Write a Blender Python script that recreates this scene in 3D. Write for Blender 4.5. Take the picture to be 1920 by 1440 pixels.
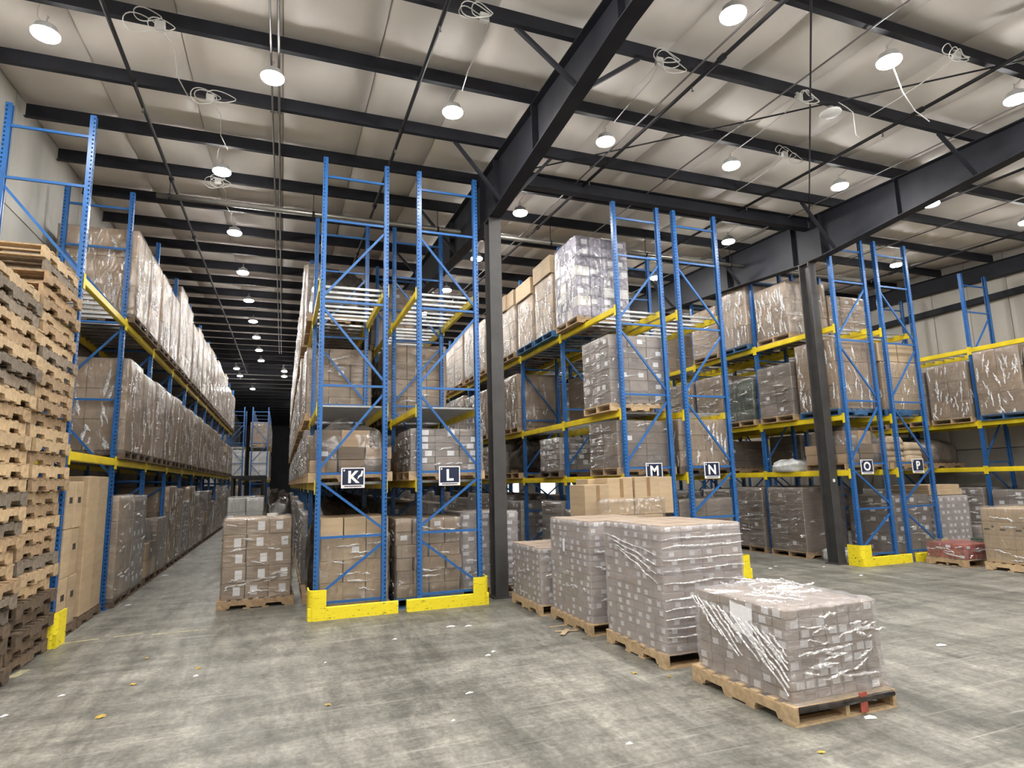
import bpy, math, random
from mathutils import Matrix, Vector, noise
R = random.Random(7)
for o in list(bpy.data.objects): bpy.data.objects.remove(o)
S = bpy.context.scene
C = S.collection

# ------------------------------------------------------------------ camera, world, exposure
F_PX, YAW, PIT, ROL, CAM_H = 1146.7, 0.35977762, 0.15547099, -0.02460587, 1.82
f0 = Vector((math.sin(YAW), math.cos(YAW), 0)); r0 = Vector((math.cos(YAW), -math.sin(YAW), 0)); u0 = Vector((0, 0, 1))
fw = f0*math.cos(PIT) + u0*math.sin(PIT); up = -f0*math.sin(PIT) + u0*math.cos(PIT)
rr = r0*math.cos(ROL) + up*math.sin(ROL); uu = -r0*math.sin(ROL) + up*math.cos(ROL)
cam = bpy.data.cameras.new('camera'); cam.sensor_width = 36; cam.lens = F_PX*36/1920; cam.clip_end = 300
co = bpy.data.objects.new('camera', cam); C.objects.link(co)
m = Matrix((rr, uu, -fw)).transposed().to_4x4(); m.translation = (0, 0, CAM_H); co.matrix_world = m
S.camera = co
w = bpy.data.worlds.new('world'); S.world = w; w.use_nodes = True
w.node_tree.nodes['Background'].inputs[0].default_value = (.8, .85, 1, 1)
w.node_tree.nodes['Background'].inputs[1].default_value = 0.05
S.view_settings.view_transform = 'Standard'; S.view_settings.look = 'None'; S.view_settings.gamma = 1
S.view_settings.use_curve_mapping = False
S.view_settings.exposure = 0.08
LAMP = 330.0          # brightness of the lens of each high-bay lamp

# ------------------------------------------------------------------ materials
def newmat(name):
    mt = bpy.data.materials.new(name); mt.use_nodes = True
    nt = mt.node_tree; nt.nodes.clear()
    out = nt.nodes.new('ShaderNodeOutputMaterial')
    return mt, nt, out
def N(nt, t, **kw):
    n = nt.nodes.new(t)
    for k, v in kw.items():
        if k in n.inputs: n.inputs[k].default_value = v
        else: setattr(n, k, v)
    return n
def ramp(nt, fac, stops):
    n = nt.nodes.new('ShaderNodeValToRGB'); e = n.color_ramp.elements
    while len(e) < len(stops): e.new(.5)
    for i, (p, c) in enumerate(stops):
        e[i].position = p; e[i].color = (*c, 1) if len(c) == 3 else c
    nt.links.new(fac, n.inputs[0]); return n.outputs[0]
def rgb(c): return (c[0], c[1], c[2], 1)
def mixc(nt, a, b, fac, mode='MIX'):
    n = nt.nodes.new('ShaderNodeMix'); n.data_type = 'RGBA'; n.blend_type = mode
    for s, v in ((0, fac), (6, a), (7, b)):
        if hasattr(v, 'links') or hasattr(v, 'is_output'): nt.links.new(v, n.inputs[s])
        else: n.inputs[s].default_value = v
    return n.outputs[2]
def plain(name, col, rough=.5, metal=0., var=.12, nscale=6., rnd=0., bump=0., stretch=(1, 1, 1), spec=.5):
    """colour with object-to-object variation and fine mottling"""
    mt, nt, out = newmat(name); L = nt.links.new
    b = N(nt, 'ShaderNodeBsdfPrincipled', Roughness=rough, Metallic=metal)
    b.inputs['Specular IOR Level'].default_value = spec
    tc = N(nt, 'ShaderNodeTexCoord'); mp = N(nt, 'ShaderNodeMapping'); mp.inputs['Scale'].default_value = stretch
    L(tc.outputs['Object'], mp.inputs[0])
    no = N(nt, 'ShaderNodeTexNoise', Scale=nscale, Detail=5.); L(mp.outputs[0], no.inputs['Vector'])
    lo = tuple(c*(1-var*1.6) for c in col); hi = tuple(min(1, c*(1+var)) for c in col)
    c = ramp(nt, no.outputs['Fac'], [(.3, lo), (.7, hi)])
    if rnd:
        oi = N(nt, 'ShaderNodeObjectInfo'); v = ramp(nt, oi.outputs['Random'], [(0, (1-rnd,)*3), (.5, (1, 1, 1)), (1, (1+rnd*.6, 1+rnd*.5, 1+rnd*.35))])
        c = mixc(nt, c, v, 1.0, 'MULTIPLY')
    L(c, b.inputs['Base Color'])
    if bump:
        bp = N(nt, 'ShaderNodeBump', Strength=bump, Distance=.01); L(no.outputs['Fac'], bp.inputs['Height']); L(bp.outputs[0], b.inputs['Normal'])
    L(b.outputs[0], out.inputs[0]); return mt
def film_mat(name, haze, gloss, tint=(.9, .9, .92), streak=(1, 1, 6), scale=7., bump=.7, rough=.14):
    """stretch film: clear sheet with milky creased bands and sharp glints"""
    mt, nt, out = newmat(name); L = nt.links.new
    tc = N(nt, 'ShaderNodeTexCoord'); mp = N(nt, 'ShaderNodeMapping'); mp.inputs['Scale'].default_value = streak
    mp.inputs['Rotation'].default_value = (.12, .1, 0)
    oi = N(nt, 'ShaderNodeObjectInfo'); ad = N(nt, 'ShaderNodeVectorMath', operation='MULTIPLY_ADD')
    L(oi.outputs['Random'], ad.inputs[0]); ad.inputs[1].default_value = (31, 17, 23); L(tc.outputs['Object'], ad.inputs[2])
    L(ad.outputs[0], mp.inputs[0])
    n1 = N(nt, 'ShaderNodeTexNoise', Scale=scale, Detail=4., Distortion=1.2); L(mp.outputs[0], n1.inputs['Vector'])
    n2 = N(nt, 'ShaderNodeTexNoise', Scale=scale*.45, Detail=3., Distortion=.8); L(ad.outputs[0], n2.inputs['Vector'])
    a = N(nt, 'ShaderNodeMath', operation='ADD'); L(n1.outputs['Fac'], a.inputs[0]); L(n2.outputs['Fac'], a.inputs[1])
    bp = N(nt, 'ShaderNodeBump', Strength=1., Distance=.11*bump); rd = N(nt, 'ShaderNodeMath', operation='PINGPONG'); L(a.outputs[0], rd.inputs[0]); rd.inputs[1].default_value = .12
    bs = N(nt, 'ShaderNodeMath', operation='MULTIPLY_ADD'); L(rd.outputs[0], bs.inputs[0]); bs.inputs[1].default_value = .7; L(a.outputs[0], bs.inputs[2])
    L(bs.outputs[0], bp.inputs['Height'])
    df = N(nt, 'ShaderNodeBsdfDiffuse', Color=rgb(tint)); gl = N(nt, 'ShaderNodeBsdfGlossy', Color=(1, 1, 1, 1), Roughness=rough)
    L(bp.outputs[0], gl.inputs['Normal'])
    tr = N(nt, 'ShaderNodeBsdfTransparent')
    m1 = N(nt, 'ShaderNodeMixShader'); hz = ramp(nt, n1.outputs['Fac'], [(.3, (haze*.65,)*3), (.75, (min(1, haze*1.3),)*3)])
    L(hz, m1.inputs[0]); L(tr.outputs[0], m1.inputs[1]); L(df.outputs[0], m1.inputs[2])
    m2 = N(nt, 'ShaderNodeMixShader'); fr = N(nt, 'ShaderNodeFresnel', IOR=1.5); L(bp.outputs[0], fr.inputs['Normal'])
    mm = N(nt, 'ShaderNodeMath', operation='MULTIPLY_ADD', use_clamp=True); L(fr.outputs[0], mm.inputs[0]); mm.inputs[1].default_value = .5; mm.inputs[2].default_value = gloss
    L(mm.outputs[0], m2.inputs[0]); L(m1.outputs[0], m2.inputs[1]); L(gl.outputs[0], m2.inputs[2])
    L(m2.outputs[0], out.inputs[0]); return mt
def emis(name, col, s):
    mt, nt, out = newmat(name); e = N(nt, 'ShaderNodeEmission', Color=rgb(col), Strength=s); nt.links.new(e.outputs[0], out.inputs[0]); return mt

M = {}
M['blue'] = plain('blue_enamel_steel', (.022, .12, .36), .33, 0, .12, 3, .12)
M['yellow'] = plain('yellow_enamel_steel', (.80, .62, .025), .38, 0, .10, 5, .1)
M['steel'] = plain('dark_painted_steel', (.017, .018, .025), .6, 0, .2, 3, .1, spec=.3)
M['column'] = plain('grey_painted_column', (.052, .050, .050), .55, 0, .15, 4)
M['galv'] = plain('galvanised_steel', (.42, .43, .44), .35, .7, .12, 20, .15)
M['pipe'] = plain('black_pipe', (.013, .013, .015), .6, 0, .1, spec=.25)
M['conduit'] = plain('grey_conduit', (.13, .125, .12), .5, .1, .1)
M['main'] = plain('dull_steel_main', (.20, .19, .17), .32, .6, .1)
M['kraft'] = plain('kraft_carton', (.355, .255, .165), .75, 0, .10, 3, .22, stretch=(1, 1, 5))
M['kraft_light'] = plain('light_kraft_carton', (.48, .36, .23), .75, 0, .08, 3, .14, stretch=(1, 1, 5))
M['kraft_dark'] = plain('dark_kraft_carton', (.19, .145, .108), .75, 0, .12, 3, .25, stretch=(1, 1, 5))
M['carton_grey'] = plain('grey_brown_carton', (.27, .225, .20), .7, 0, .10, 4, .18)
M['carton_tan'] = plain('tan_small_carton', (.34, .265, .205), .7, 0, .10, 4, .18)
M['carton_purple'] = plain('lilac_printed_carton', (.36, .34, .42), .6, 0, .35, 14, .3)
M['carton_white'] = plain('white_carton', (.72, .71, .69), .7, 0, .06, 4, .12)
M['carton_red'] = plain('red_printed_pack', (.45, .10, .07), .6, 0, .25, 12, .3)
M['carton_green'] = plain('green_wrapped_goods', (.035, .07, .045), .35, 0, .3, 8, .2)
M['plastic_dark'] = plain('dark_plastic_wrap', (.05, .04, .035), .25, 0, .4, 9, .3, .6)
M['bundle'] = plain('brown_wrapped_bundle', (.22, .16, .11), .28, 0, .35, 7, .25, .7)
M['paper_sack'] = plain('kraft_paper_sack', (.50, .39, .27), .7, 0, .12, 5, .12, .3)
M['sheet_white'] = plain('white_plastic_sheet', (.62, .63, .63), .3, 0, .2, 9, .1, .8)
M['label'] = plain('white_label', (.82, .82, .84), .6, 0, .05, 40)
M['tape'] = plain('packing_tape', (.30, .19, .10), .3, 0, .1)
M['ink'] = plain('dark_print', (.05, .035, .03), .7, 0, .1)
M['wood_fresh'] = plain('fresh_pine', (.56, .405, .24), .75, 0, .16, 5, .18, .15, (4, 4, 4))
M['wood_mid'] = plain('used_pine', (.42, .29, .17), .8, 0, .2, 5, .22, .15, (4, 4, 4))
M['wood_grey'] = plain('weathered_grey_wood', (.24, .195, .15), .85, 0, .22, 5, .25, .2, (4, 4, 4))
M['wood_dark'] = plain('dark_brown_wood', (.15, .105, .07), .8, 0, .25, 5, .25, .2, (4, 4, 4))  # dark brown wood, used for the lowest pallets of each stack among others
M['wood_blue'] = plain('blue_painted_wood', (.04, .13, .28), .7, 0, .2, 5, .2)
M['housing'] = plain('lamp_housing', (.45, .45, .44), .5)
M['cable'] = plain('white_cable', (.55, .54, .52), .5)
M['white_plastic'] = plain('white_plastic', (.75, .75, .74), .4)
M['navy'] = plain('navy_sign_face', (.012, .02, .055), .35)
M['black'] = plain('black_rubber', (.012, .012, .013), .6)
M['fork_yellow'] = plain('forklift_yellow', (.55, .40, .03), .4)
M['leaf'] = plain('dry_yellow_leaf', (.62, .42, .08), .8, 0, .3, 30, .2)
M['film'] = film_mat('clear_stretch_film', .05, .085, streak=(2.0, 2.0, .9), scale=3.6, bump=1.0, rough=.2)
M['film_band'] = film_mat('banded_stretch_film', .06, .07, streak=(.9, .9, 3.5), scale=3.4, bump=1.0, rough=.2)
M['film_hazy'] = film_mat('hazy_stretch_film', .30, .04, (.76, .73, .77), (1, 1, 4), 3.5, .5, .25)
M['film_hero'] = film_mat('creased_stretch_film', .24, .07, (.74, .71, .73), (1.2, 1.2, 3), 4, 1.0, .22)
M['film_crease'] = film_mat('pale_glint_crease', .75, .10, (.85, .84, .85), (1, 1, 3), 8, .6, .15)  # near-white film folds; their pale colour also stands in for lamp glints
M['lens'] = emis('lamp_lens', (1, .975, .93), LAMP)
M['daylight'] = emis('translucent_door_panel', (1, 1, 1), 2.2)

def scuffed(name):
    mt, nt, out = newmat(name); L = nt.links.new
    b = N(nt, 'ShaderNodeBsdfPrincipled', Roughness=.5)
    tc = N(nt, 'ShaderNodeTexCoord'); mp = N(nt, 'ShaderNodeMapping'); mp.inputs['Scale'].default_value = (4, 4, 14)
    L(tc.outputs['Object'], mp.inputs[0]); no = N(nt, 'ShaderNodeTexNoise', Scale=3.2, Detail=8., Roughness=.75); L(mp.outputs[0], no.inputs['Vector'])
    L(ramp(nt, no.outputs['Fac'], [(.36, (.05, .045, .02)), (.42, (.86, .70, .02)), (.8, (.93, .78, .03))]), b.inputs['Base Color'])
    L(b.outputs[0], out.inputs[0]); return mt
M['guard'] = scuffed('scuffed_yellow_guard')

def concrete_floor():
    mt, nt, out = newmat('worn_concrete_floor'); L = nt.links.new
    b = N(nt, 'ShaderNodeBsdfPrincipled'); tc = N(nt, 'ShaderNodeTexCoord')
    def nz(scale, stretch, rot=0, detail=6., dist=0., ro=.6):
        mp = N(nt, 'ShaderNodeMapping'); mp.inputs['Scale'].default_value = stretch; mp.inputs['Rotation'].default_value = (0, 0, rot)
        L(tc.outputs['Object'], mp.inputs[0]); n = N(nt, 'ShaderNodeTexNoise', Scale=scale, Detail=detail, Distortion=dist, Roughness=ro); L(mp.outputs[0], n.inputs['Vector']); return n.outputs['Fac']
    big = ramp(nt, nz(.55, (1, 1, 1), 0, 5), [(.3, (.18, .172, .148)), (.7, (.285, .275, .24))])
    s1 = ramp(nt, nz(2.2, (1, .22, 1), .5, 8, .6, .7), [(.38, (.66,)*3), (.62, (1.18,)*3)])
    s2 = ramp(nt, nz(2.6, (.18, 1, 1), .35, 8, .8, .7), [(.36, (.66,)*3), (.6, (1.14,)*3)])
    fine = ramp(nt, nz(22, (1, 1, 1), 0, 6, 0, .7), [(.32, (.66,)*3), (.68, (1.25,)*3)])
    mid = ramp(nt, nz(7, (1, .45, 1), .2, 8, .5, .75), [(.36, (.68,)*3), (.64, (1.22,)*3)])
    scr = ramp(nt, nz(7, (.14, 3.2, 1), -.6, 5, .6), [(.60, (0, 0, 0)), (.70, (1, 1, 1))])
    tyre = ramp(nt, nz(1.1, (1, .16, 1), -.15, 3, 1.5), [(.56, (1, 1, 1)), (.68, (.62,)*3)])
    c = mixc(nt, big, s1, 1., 'MULTIPLY'); c = mixc(nt, c, s2, 1., 'MULTIPLY'); c = mixc(nt, c, mid, .85, 'MULTIPLY'); c = mixc(nt, c, fine, 1., 'MULTIPLY'); c = mixc(nt, c, tyre, .8, 'MULTIPLY')
    f = N(nt, 'ShaderNodeMath', operation='MULTIPLY'); L(scr, f.inputs[0]); f.inputs[1].default_value = .4
    c = mixc(nt, c, (.5, .48, .43, 1), f.outputs[0])
    L(c, b.inputs['Base Color'])
    rg = ramp(nt, nz(3, (1, .4, 1), .4), [(.3, (.38,)*3), (.7, (.62,)*3)]); L(rg, b.inputs['Roughness'])
    b.inputs['Specular IOR Level'].default_value = .35
    bp = N(nt, 'ShaderNodeBump', Strength=.12, Distance=.01); L(nz(30, (1, 1, 1)), bp.inputs['Height']); L(bp.outputs[0], b.inputs['Normal'])
    L(b.outputs[0], out.inputs[0]); return mt
M['concrete'] = concrete_floor()
M['lining'] = plain('white_vinyl_roof_lining', (.72, .675, .63), .6, 0, .05, .8, .05, stretch=(1, 1, 1))
M['liner'] = plain('pale_wall_liner', (.50, .47, .42), .6, 0, .12, .9, .06, stretch=(1, 1, .3))
M['wallc'] = plain('stained_concrete_wall', (.46, .45, .42), .8, 0, .2, .8, .05, .1, (1, 1, .35))
M['block'] = plain('painted_lower_wall', (.36, .34, .31), .75, 0, .1, 2, .06)
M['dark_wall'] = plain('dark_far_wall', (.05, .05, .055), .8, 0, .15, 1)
M['line'] = plain('worn_yellow_paint', (.46, .42, .26), .7, 0, .3, 12)

# ------------------------------------------------------------------ mesh helpers
class MB:
    def __init__(s): s.v = []; s.f = []
    def quad(s, *p):
        i = len(s.v); s.v += [tuple(q) for q in p]; s.f.append(tuple(range(i, i+len(p)))); return s
    def box(s, x0, x1, y0, y1, z0, z1):
        i = len(s.v)
        s.v += [(x, y, z) for z in (z0, z1) for y in (y0, y1) for x in (x0, x1)]
        for q in ((0, 2, 3, 1), (4, 5, 7, 6), (0, 1, 5, 4), (2, 6, 7, 3), (0, 4, 6, 2), (1, 3, 7, 5)): s.f.append(tuple(i+k for k in q))
        return s
    def cbox(s, cx, cy, cz, lx, ly, lz): return s.box(cx-lx/2, cx+lx/2, cy-ly/2, cy+ly/2, cz-lz/2, cz+lz/2)
    def cham(s, lx, ly, lz, b):
        """box on z=0 with chamfered edges"""
        i = len(s.v); X, Y = lx/2, ly/2
        idx = {}
        for sx in (-1, 1):
            for sy in (-1, 1):
                for sz in (0, 1):
                    for ax in range(3):
                        p = [sx*(X if ax == 0 else X-b), sy*(Y if ax == 1 else Y-b), (lz if sz else 0) if ax == 2 else ((lz-b) if sz else b)]
                        idx[(sx, sy, sz, ax)] = len(s.v); s.v.append(tuple(p))
        g = lambda sx, sy, sz, a: idx[(sx, sy, sz, a)]
        for sx in (-1, 1):
            q = [g(sx, -1, 0, 0), g(sx, 1, 0, 0), g(sx, 1, 1, 0), g(sx, -1, 1, 0)]; s.f.append(tuple(q if sx > 0 else q[::-1]))
        for sy in (-1, 1):
            q = [g(-1, sy, 0, 1), g(1, sy, 0, 1), g(1, sy, 1, 1), g(-1, sy, 1, 1)]; s.f.append(tuple(q if sy < 0 else q[::-1]))
        for sz in (0, 1):
            q = [g(-1, -1, sz, 2), g(1, -1, sz, 2), g(1, 1, sz, 2), g(-1, 1, sz, 2)]; s.f.append(tuple(q if sz else q[::-1]))
        for sx in (-1, 1):
            for sy in (-1, 1): s.f.append((g(sx, sy, 0, 0), g(sx, sy, 0, 1), g(sx, sy, 1, 1), g(sx, sy, 1, 0)))
            for sz in (0, 1): s.f.append((g(sx, -1, sz, 0), g(sx, 1, sz, 0), g(sx, 1, sz, 2), g(sx, -1, sz, 2)))
        for sy in (-1, 1):
            for sz in (0, 1): s.f.append((g(-1, sy, sz, 1), g(1, sy, sz, 1), g(1, sy, sz, 2), g(-1, sy, sz, 2)))
        for sx in (-1, 1):
            for sy in (-1, 1):
                for sz in (0, 1): s.f.append((g(sx, sy, sz, 0), g(sx, sy, sz, 1), g(sx, sy, sz, 2)))
        return s
    def tube(s, pts, r, n=8, cap=True, r2=None):
        pts = [Vector(p) for p in pts]; rings = []
        for k, p in enumerate(pts):
            d = (pts[min(k+1, len(pts)-1)]-pts[max(k-1, 0)]).normalized()
            a = d.cross(Vector((0, 0, 1)) if abs(d.z) < .9 else Vector((1, 0, 0))).normalized(); b = d.cross(a)
            rad = r if r2 is None else r+(r2-r)*k/max(1, len(pts)-1)
            i = len(s.v); s.v += [tuple(p+(a*math.cos(t)+b*math.sin(t))*rad) for t in [2*math.pi*j/n for j in range(n)]]; rings.append(i)
        for i, j in zip(rings, rings[1:]):
            for k in range(n): s.f.append((i+k, i+(k+1) % n, j+(k+1) % n, j+k))
        if cap:
            s.f.append(tuple(rings[0]+k for k in range(n))[::-1]); s.f.append(tuple(rings[-1]+k for k in range(n)))
        return s
    def bar(s, p, q, w, h):
        """rectangular bar from p to q"""
        p = Vector(p); q = Vector(q); d = (q-p).normalized()
        a = d.cross(Vector((0, 0, 1)) if abs(d.z) < .95 else Vector((0, 1, 0))).normalized(); b = a.cross(d)
        i = len(s.v)
        for c in (p, q):
            for x, y in ((-1, -1), (1, -1), (1, 1), (-1, 1)): s.v.append(tuple(c+a*x*w/2+b*y*h/2))
        for k in range(4): s.f.append((i+k, i+(k+1) % 4, i+4+(k+1) % 4, i+4+k))
        s.f.append((i+3, i+2, i+1, i)); s.f.append((i+4, i+5, i+6, i+7)); return s
    def prism(s, prof, axis, a0, a1):
        """extrude a 2-D outline (list of (u,v)) along x or y"""
        n = len(prof); i = len(s.v)
        for a in (a0, a1):
            for (p, q) in prof: s.v.append((a, p, q) if axis == 'x' else ((p, a, q) if axis == 'y' else (p, q, a)))
        for k in range(n): s.f.append((i+k, i+(k+1) % n, i+n+(k+1) % n, i+n+k))
        s.f.append(tuple(range(i, i+n))[::-1]); s.f.append(tuple(range(i+n, i+2*n))); return s
    def lathe(s, prof, n=20):
        """prof: list of (r, z)"""
        rings = []
        for (r, z) in prof:
            i = len(s.v); s.v += [(r*math.cos(2*math.pi*k/n), r*math.sin(2*math.pi*k/n), z) for k in range(n)]; rings.append(i)
        for i, j in zip(rings, rings[1:]):
            for k in range(n): s.f.append((i+k, i+(k+1) % n, j+(k+1) % n, j+k))
        s.f.append(tuple(rings[0]+k for k in range(n))[::-1]); s.f.append(tuple(rings[-1]+k for k in range(n))); return s
    def mesh(s, name, mat, smooth=False):
        me = bpy.data.meshes.new(name); me.from_pydata(s.v, [], s.f); me.materials.append(M[mat] if isinstance(mat, str) else mat)
        if smooth: me.polygons.foreach_set('use_smooth', [True]*len(me.polygons))
        me.update(); return me
def fixn(me):
    import bmesh
    b = bmesh.new(); b.from_mesh(me); bmesh.ops.remove_doubles(b, verts=b.verts, dist=1e-5); bmesh.ops.recalc_face_normals(b, faces=b.faces); b.to_mesh(me); b.free(); return me
def obj(name, me, parent=None, loc=(0, 0, 0), rot=(0, 0, 0)):
    o = bpy.data.objects.new(name, me); C.objects.link(o); o.location = loc; o.rotation_euler = rot
    if parent: o.parent = parent
    return o
def tag(o, label, cat, group=None):
    o['label'] = label; o['category'] = cat
    if group: o['group'] = group
    return o
def thing(name, label, cat, loc=(0, 0, 0), rz=0, group=None):
    o = bpy.data.objects.new(name, None); C.objects.link(o); o.location = loc; o.rotation_euler = (0, 0, rz); o.empty_display_size = .2
    return tag(o, label, cat, group)
def struct(name, me, loc=(0, 0, 0)):
    o = obj(name, me, None, loc); o['kind'] = 'structure'; return o
ORD = ['zeroth', 'first', 'second', 'third', 'fourth', 'fifth', 'sixth', 'seventh', 'eighth', 'ninth', 'tenth', 'eleventh', 'twelfth', 'thirteenth', 'fourteenth', 'fifteenth', 'sixteenth', 'seventeenth', 'eighteenth', 'nineteenth', 'twentieth', 'twenty-first', 'twenty-second', 'twenty-third', 'twenty-fourth', 'twenty-fifth', 'twenty-sixth', 'twenty-seventh', 'twenty-eighth', 'twenty-ninth', 'thirtieth', 'thirty-first', 'thirty-second', 'thirty-third', 'thirty-fourth']

# ------------------------------------------------------------------ the building
XL, XR, YF, YB, RIDGE = -3.75, 17.8, -8.0, 62.0, 38.0
def zp(y): return 7.10 + .035*((y if y < RIDGE else 2*RIDGE-y) - 6)      # underside of the purlins
PD = .23                                                                # purlin depth
struct('floor', MB().box(XL-.3, XR+.3, YF, YB, -.2, 0).mesh('floor', 'concrete'))
ceil = struct('ceiling', MB().quad((XL, YF, zp(YF)+PD+.16), (XR, YF, zp(YF)+PD+.16), (XR, RIDGE, zp(RIDGE)+PD+.16), (XL, RIDGE, zp(RIDGE)+PD+.16)).quad((XL, RIDGE, zp(RIDGE)+PD+.16), (XR, RIDGE, zp(RIDGE)+PD+.16), (XR, YB, zp(YB)+PD+.16), (XL, YB, zp(YB)+PD+.16)).mesh('roof_deck', 'dark_wall'))
PY = [6.04+1.385*k for k in range(-10, 41) if YF < 6.04+1.385*k < YB]
# roof lining: one strip of insulation facing between seams, bellied a little between purlins
xs = [XL+1.197*k for k in range(19)]
for k in range(18):
    x0, x1 = xs[k], xs[k+1]; mb = MB(); ys = []
    for a, b in zip([YF]+PY, PY+[YB]):
        for t in (0, .25, .5, .75): ys.append((a+(b-a)*t, math.sin(math.pi*t)))
    ys.append((YB, 0))
    cols = [(0, .045), (.012, .0), (.25, -.008), (.5, -.012), (.75, -.008), (.988, 0), (1, .045)]
    for y, s in ys:
        for u, dz in cols: mb.v.append((x0+(x1-x0)*u, y, zp(y)+PD+.06-.03*s*(1+.4*math.sin(k*2.1+y)) + dz))
    n = len(cols)
    for i in range(len(ys)-1):
        for j in range(n-1): mb.f.append((i*n+j, (i+1)*n+j, (i+1)*n+j+1, i*n+j+1))
    o = obj('insulation_panel', mb.mesh('insulation_panel', 'lining', True), ceil)
# purlins: cold-formed Z sections
zprof = [(-.075, 0), (.0, 0), (.0, PD-.004), (.075, PD-.004), (.075, PD), (-.004, PD), (-.004, .004), (-.075, .004)]
pm = MB().prism(zprof, 'x', XL+.05, XR-.05).mesh('roof_purlin', 'steel'); fixn(pm)
for y in PY:
    o = obj('roof_purlin', pm, None, (0, y, zp(y)))
    k = sorted([p for p in PY if p > 9.3]).index(y)+1 if y > 9.3 else sorted([p for p in PY if p <= 9.3], reverse=True).index(y)+1
    tag(o, 'dark crosswise roof purlin, %s %s the steel column line' % (ORD[k] if k < 35 else 'thirty-%s' % ORD[k-30], 'beyond' if y > 9.3 else 'before'), 'roof beam', 'roof purlins')
# rafters along the depth, tapered I-sections deepest over their columns
def zbot(y):
    d = abs(y-9.5); return 6.27 + max(0, d-.3)*.075 if d < 9 else 6.92+.0*d
def rafter(xc, label, wall=False):
    t = thing('roof_rafter', label, 'roof beam', (xc, 9.5, 0), 0, None)
    ys = [YF+.1, 1, 3, 5, 7, 9.2, 9.8, 12, 14, 16.5, 18.5, RIDGE, YB-.1]
    zb = (lambda y: zp(y)-.42) if wall else (lambda y: min(zbot(y) if y < 18.5 else zp(y)-.55, zp(y)-.4))
    def strip(z0, z1, w):
        mb = MB()
        for y in ys:
            a, b = z0(y), z1(y)
            mb.v += [(-w/2, y-9.5, a), (w/2, y-9.5, a), (w/2, y-9.5, b), (-w/2, y-9.5, b)]
        for i in range(len(ys)-1):
            for k in range(4): mb.f.append((4*i+k, 4*i+(k+1) % 4, 4*i+4+(k+1) % 4, 4*i+4+k))
        mb.f.append((0, 1, 2, 3)); e = 4*len(ys)-4; mb.f.append((e+3, e+2, e+1, e)); return fixn(mb.mesh('rafter_piece', 'steel'))
    top = lambda y: zp(y)-.004
    obj('web', strip(lambda y: zb(y)+.015, lambda y: top(y)-.015, .012), t)
    obj('bottom_flange', strip(zb, lambda y: zb(y)+.016, .21), t)
    obj('top_flange', strip(lambda y: top(y)-.016, top, .21), t)
    if not wall:
        for y in (9.2-.08, 9.8+.08, 7.4, 5.0, 12):
            a, b = zb(y)+.016, top(y)-.016
            for s in (-1, 1): obj('stiffener', MB().cbox(s*.053, 0, (a+b)/2, .094, .012, b-a).mesh('stiffener', 'steel'), t, (0, y-9.5, 0))
        for k, y in enumerate(PY):
            if 3 < y < 34 and k % 2 == 0:
                for s in (-1, 1): obj('flange_brace', MB().bar((s*.08, 0, zb(y)+.03), (s*.85, 0, zp(y)+.02), .05, .05).mesh('flange_brace', 'steel'), t, (0, y-9.5, 0))
    return t
rafter(3.28, 'deep tapered dark rafter above the column beside rack L')
rafter(10.49, 'deep tapered dark rafter above the column beside rack O')
rafter(17.62, 'dark rafter along the top of the panelled side wall', True)
# columns: wide-flange sections
def column(x, y, h, label, sticker=False, w=.21, d=.26):
    t = thing('steel_column', label, 'column', (x, y, 0))
    obj('flange', MB().box(-w/2, w/2, -d/2, -d/2+.016, .02, h).mesh('flange', 'column'), t)
    obj('flange', MB().box(-w/2, w/2, d/2-.016, d/2, .02, h).mesh('flange', 'column'), t)
    obj('web', MB().box(-.006, .006, -d/2+.016, d/2-.016, .02, h).mesh('web', 'column'), t)
    obj('base_plate', MB().box(-w/2-.04, w/2+.04, -d/2-.04, d/2+.04, 0, .02).mesh('base_plate', 'column'), t)
    obj('cap_plate', MB().box(-w/2, w/2, -d/2-.02, d/2+.02, h, h+.012).mesh('cap_plate', 'column'), t)
    if sticker: obj('sticker', MB().box(-.03, .03, -d/2-.003, -d/2, 1.62, 1.68).mesh('sticker', 'label'), t)
    return t
column(3.28, 9.5, 6.255, 'dark steel column standing beside rack L and the wrapped floor pallets')
column(10.49, 9.62, 6.255, 'dark steel column with small white sticker beside rack O', True, .2)
column(17.5, 9.0, 6.7, 'dark steel wall column behind the rack at the panelled wall', False, .3, .3)
# strut between the rafters on the column line
st = thing('roof_strut', 'dark double-flanged strut between the two tapered rafters', 'roof beam', (6.92, 9.45, 6.97))
obj('web', MB().box(-3.53, 3.53, -.005, .005, .012, .24).mesh('web', 'steel'), st)
for z in (0, .24): obj('flange', MB().box(-3.53, 3.53, -.09, .09, z, z+.012).mesh('flange', 'steel'), st)
# rod bracing in the roof plane
for dz, (a, b, l) in zip((.03, .075), (((3.4, 9.7), (10.45, 2.75), 'thin brace rod running from rack L column toward the camera side'), ((3.4, 2.6), (10.45, 9.4), 'thin brace rod running down to the rack O column'))):
    tag(obj('brace_rod', MB().tube([(a[0], a[1], zp(a[1])-dz), (b[0], b[1], zp(b[1])-dz)], .012, 6).mesh('brace_rod', 'pipe')), l, 'rod')
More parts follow.
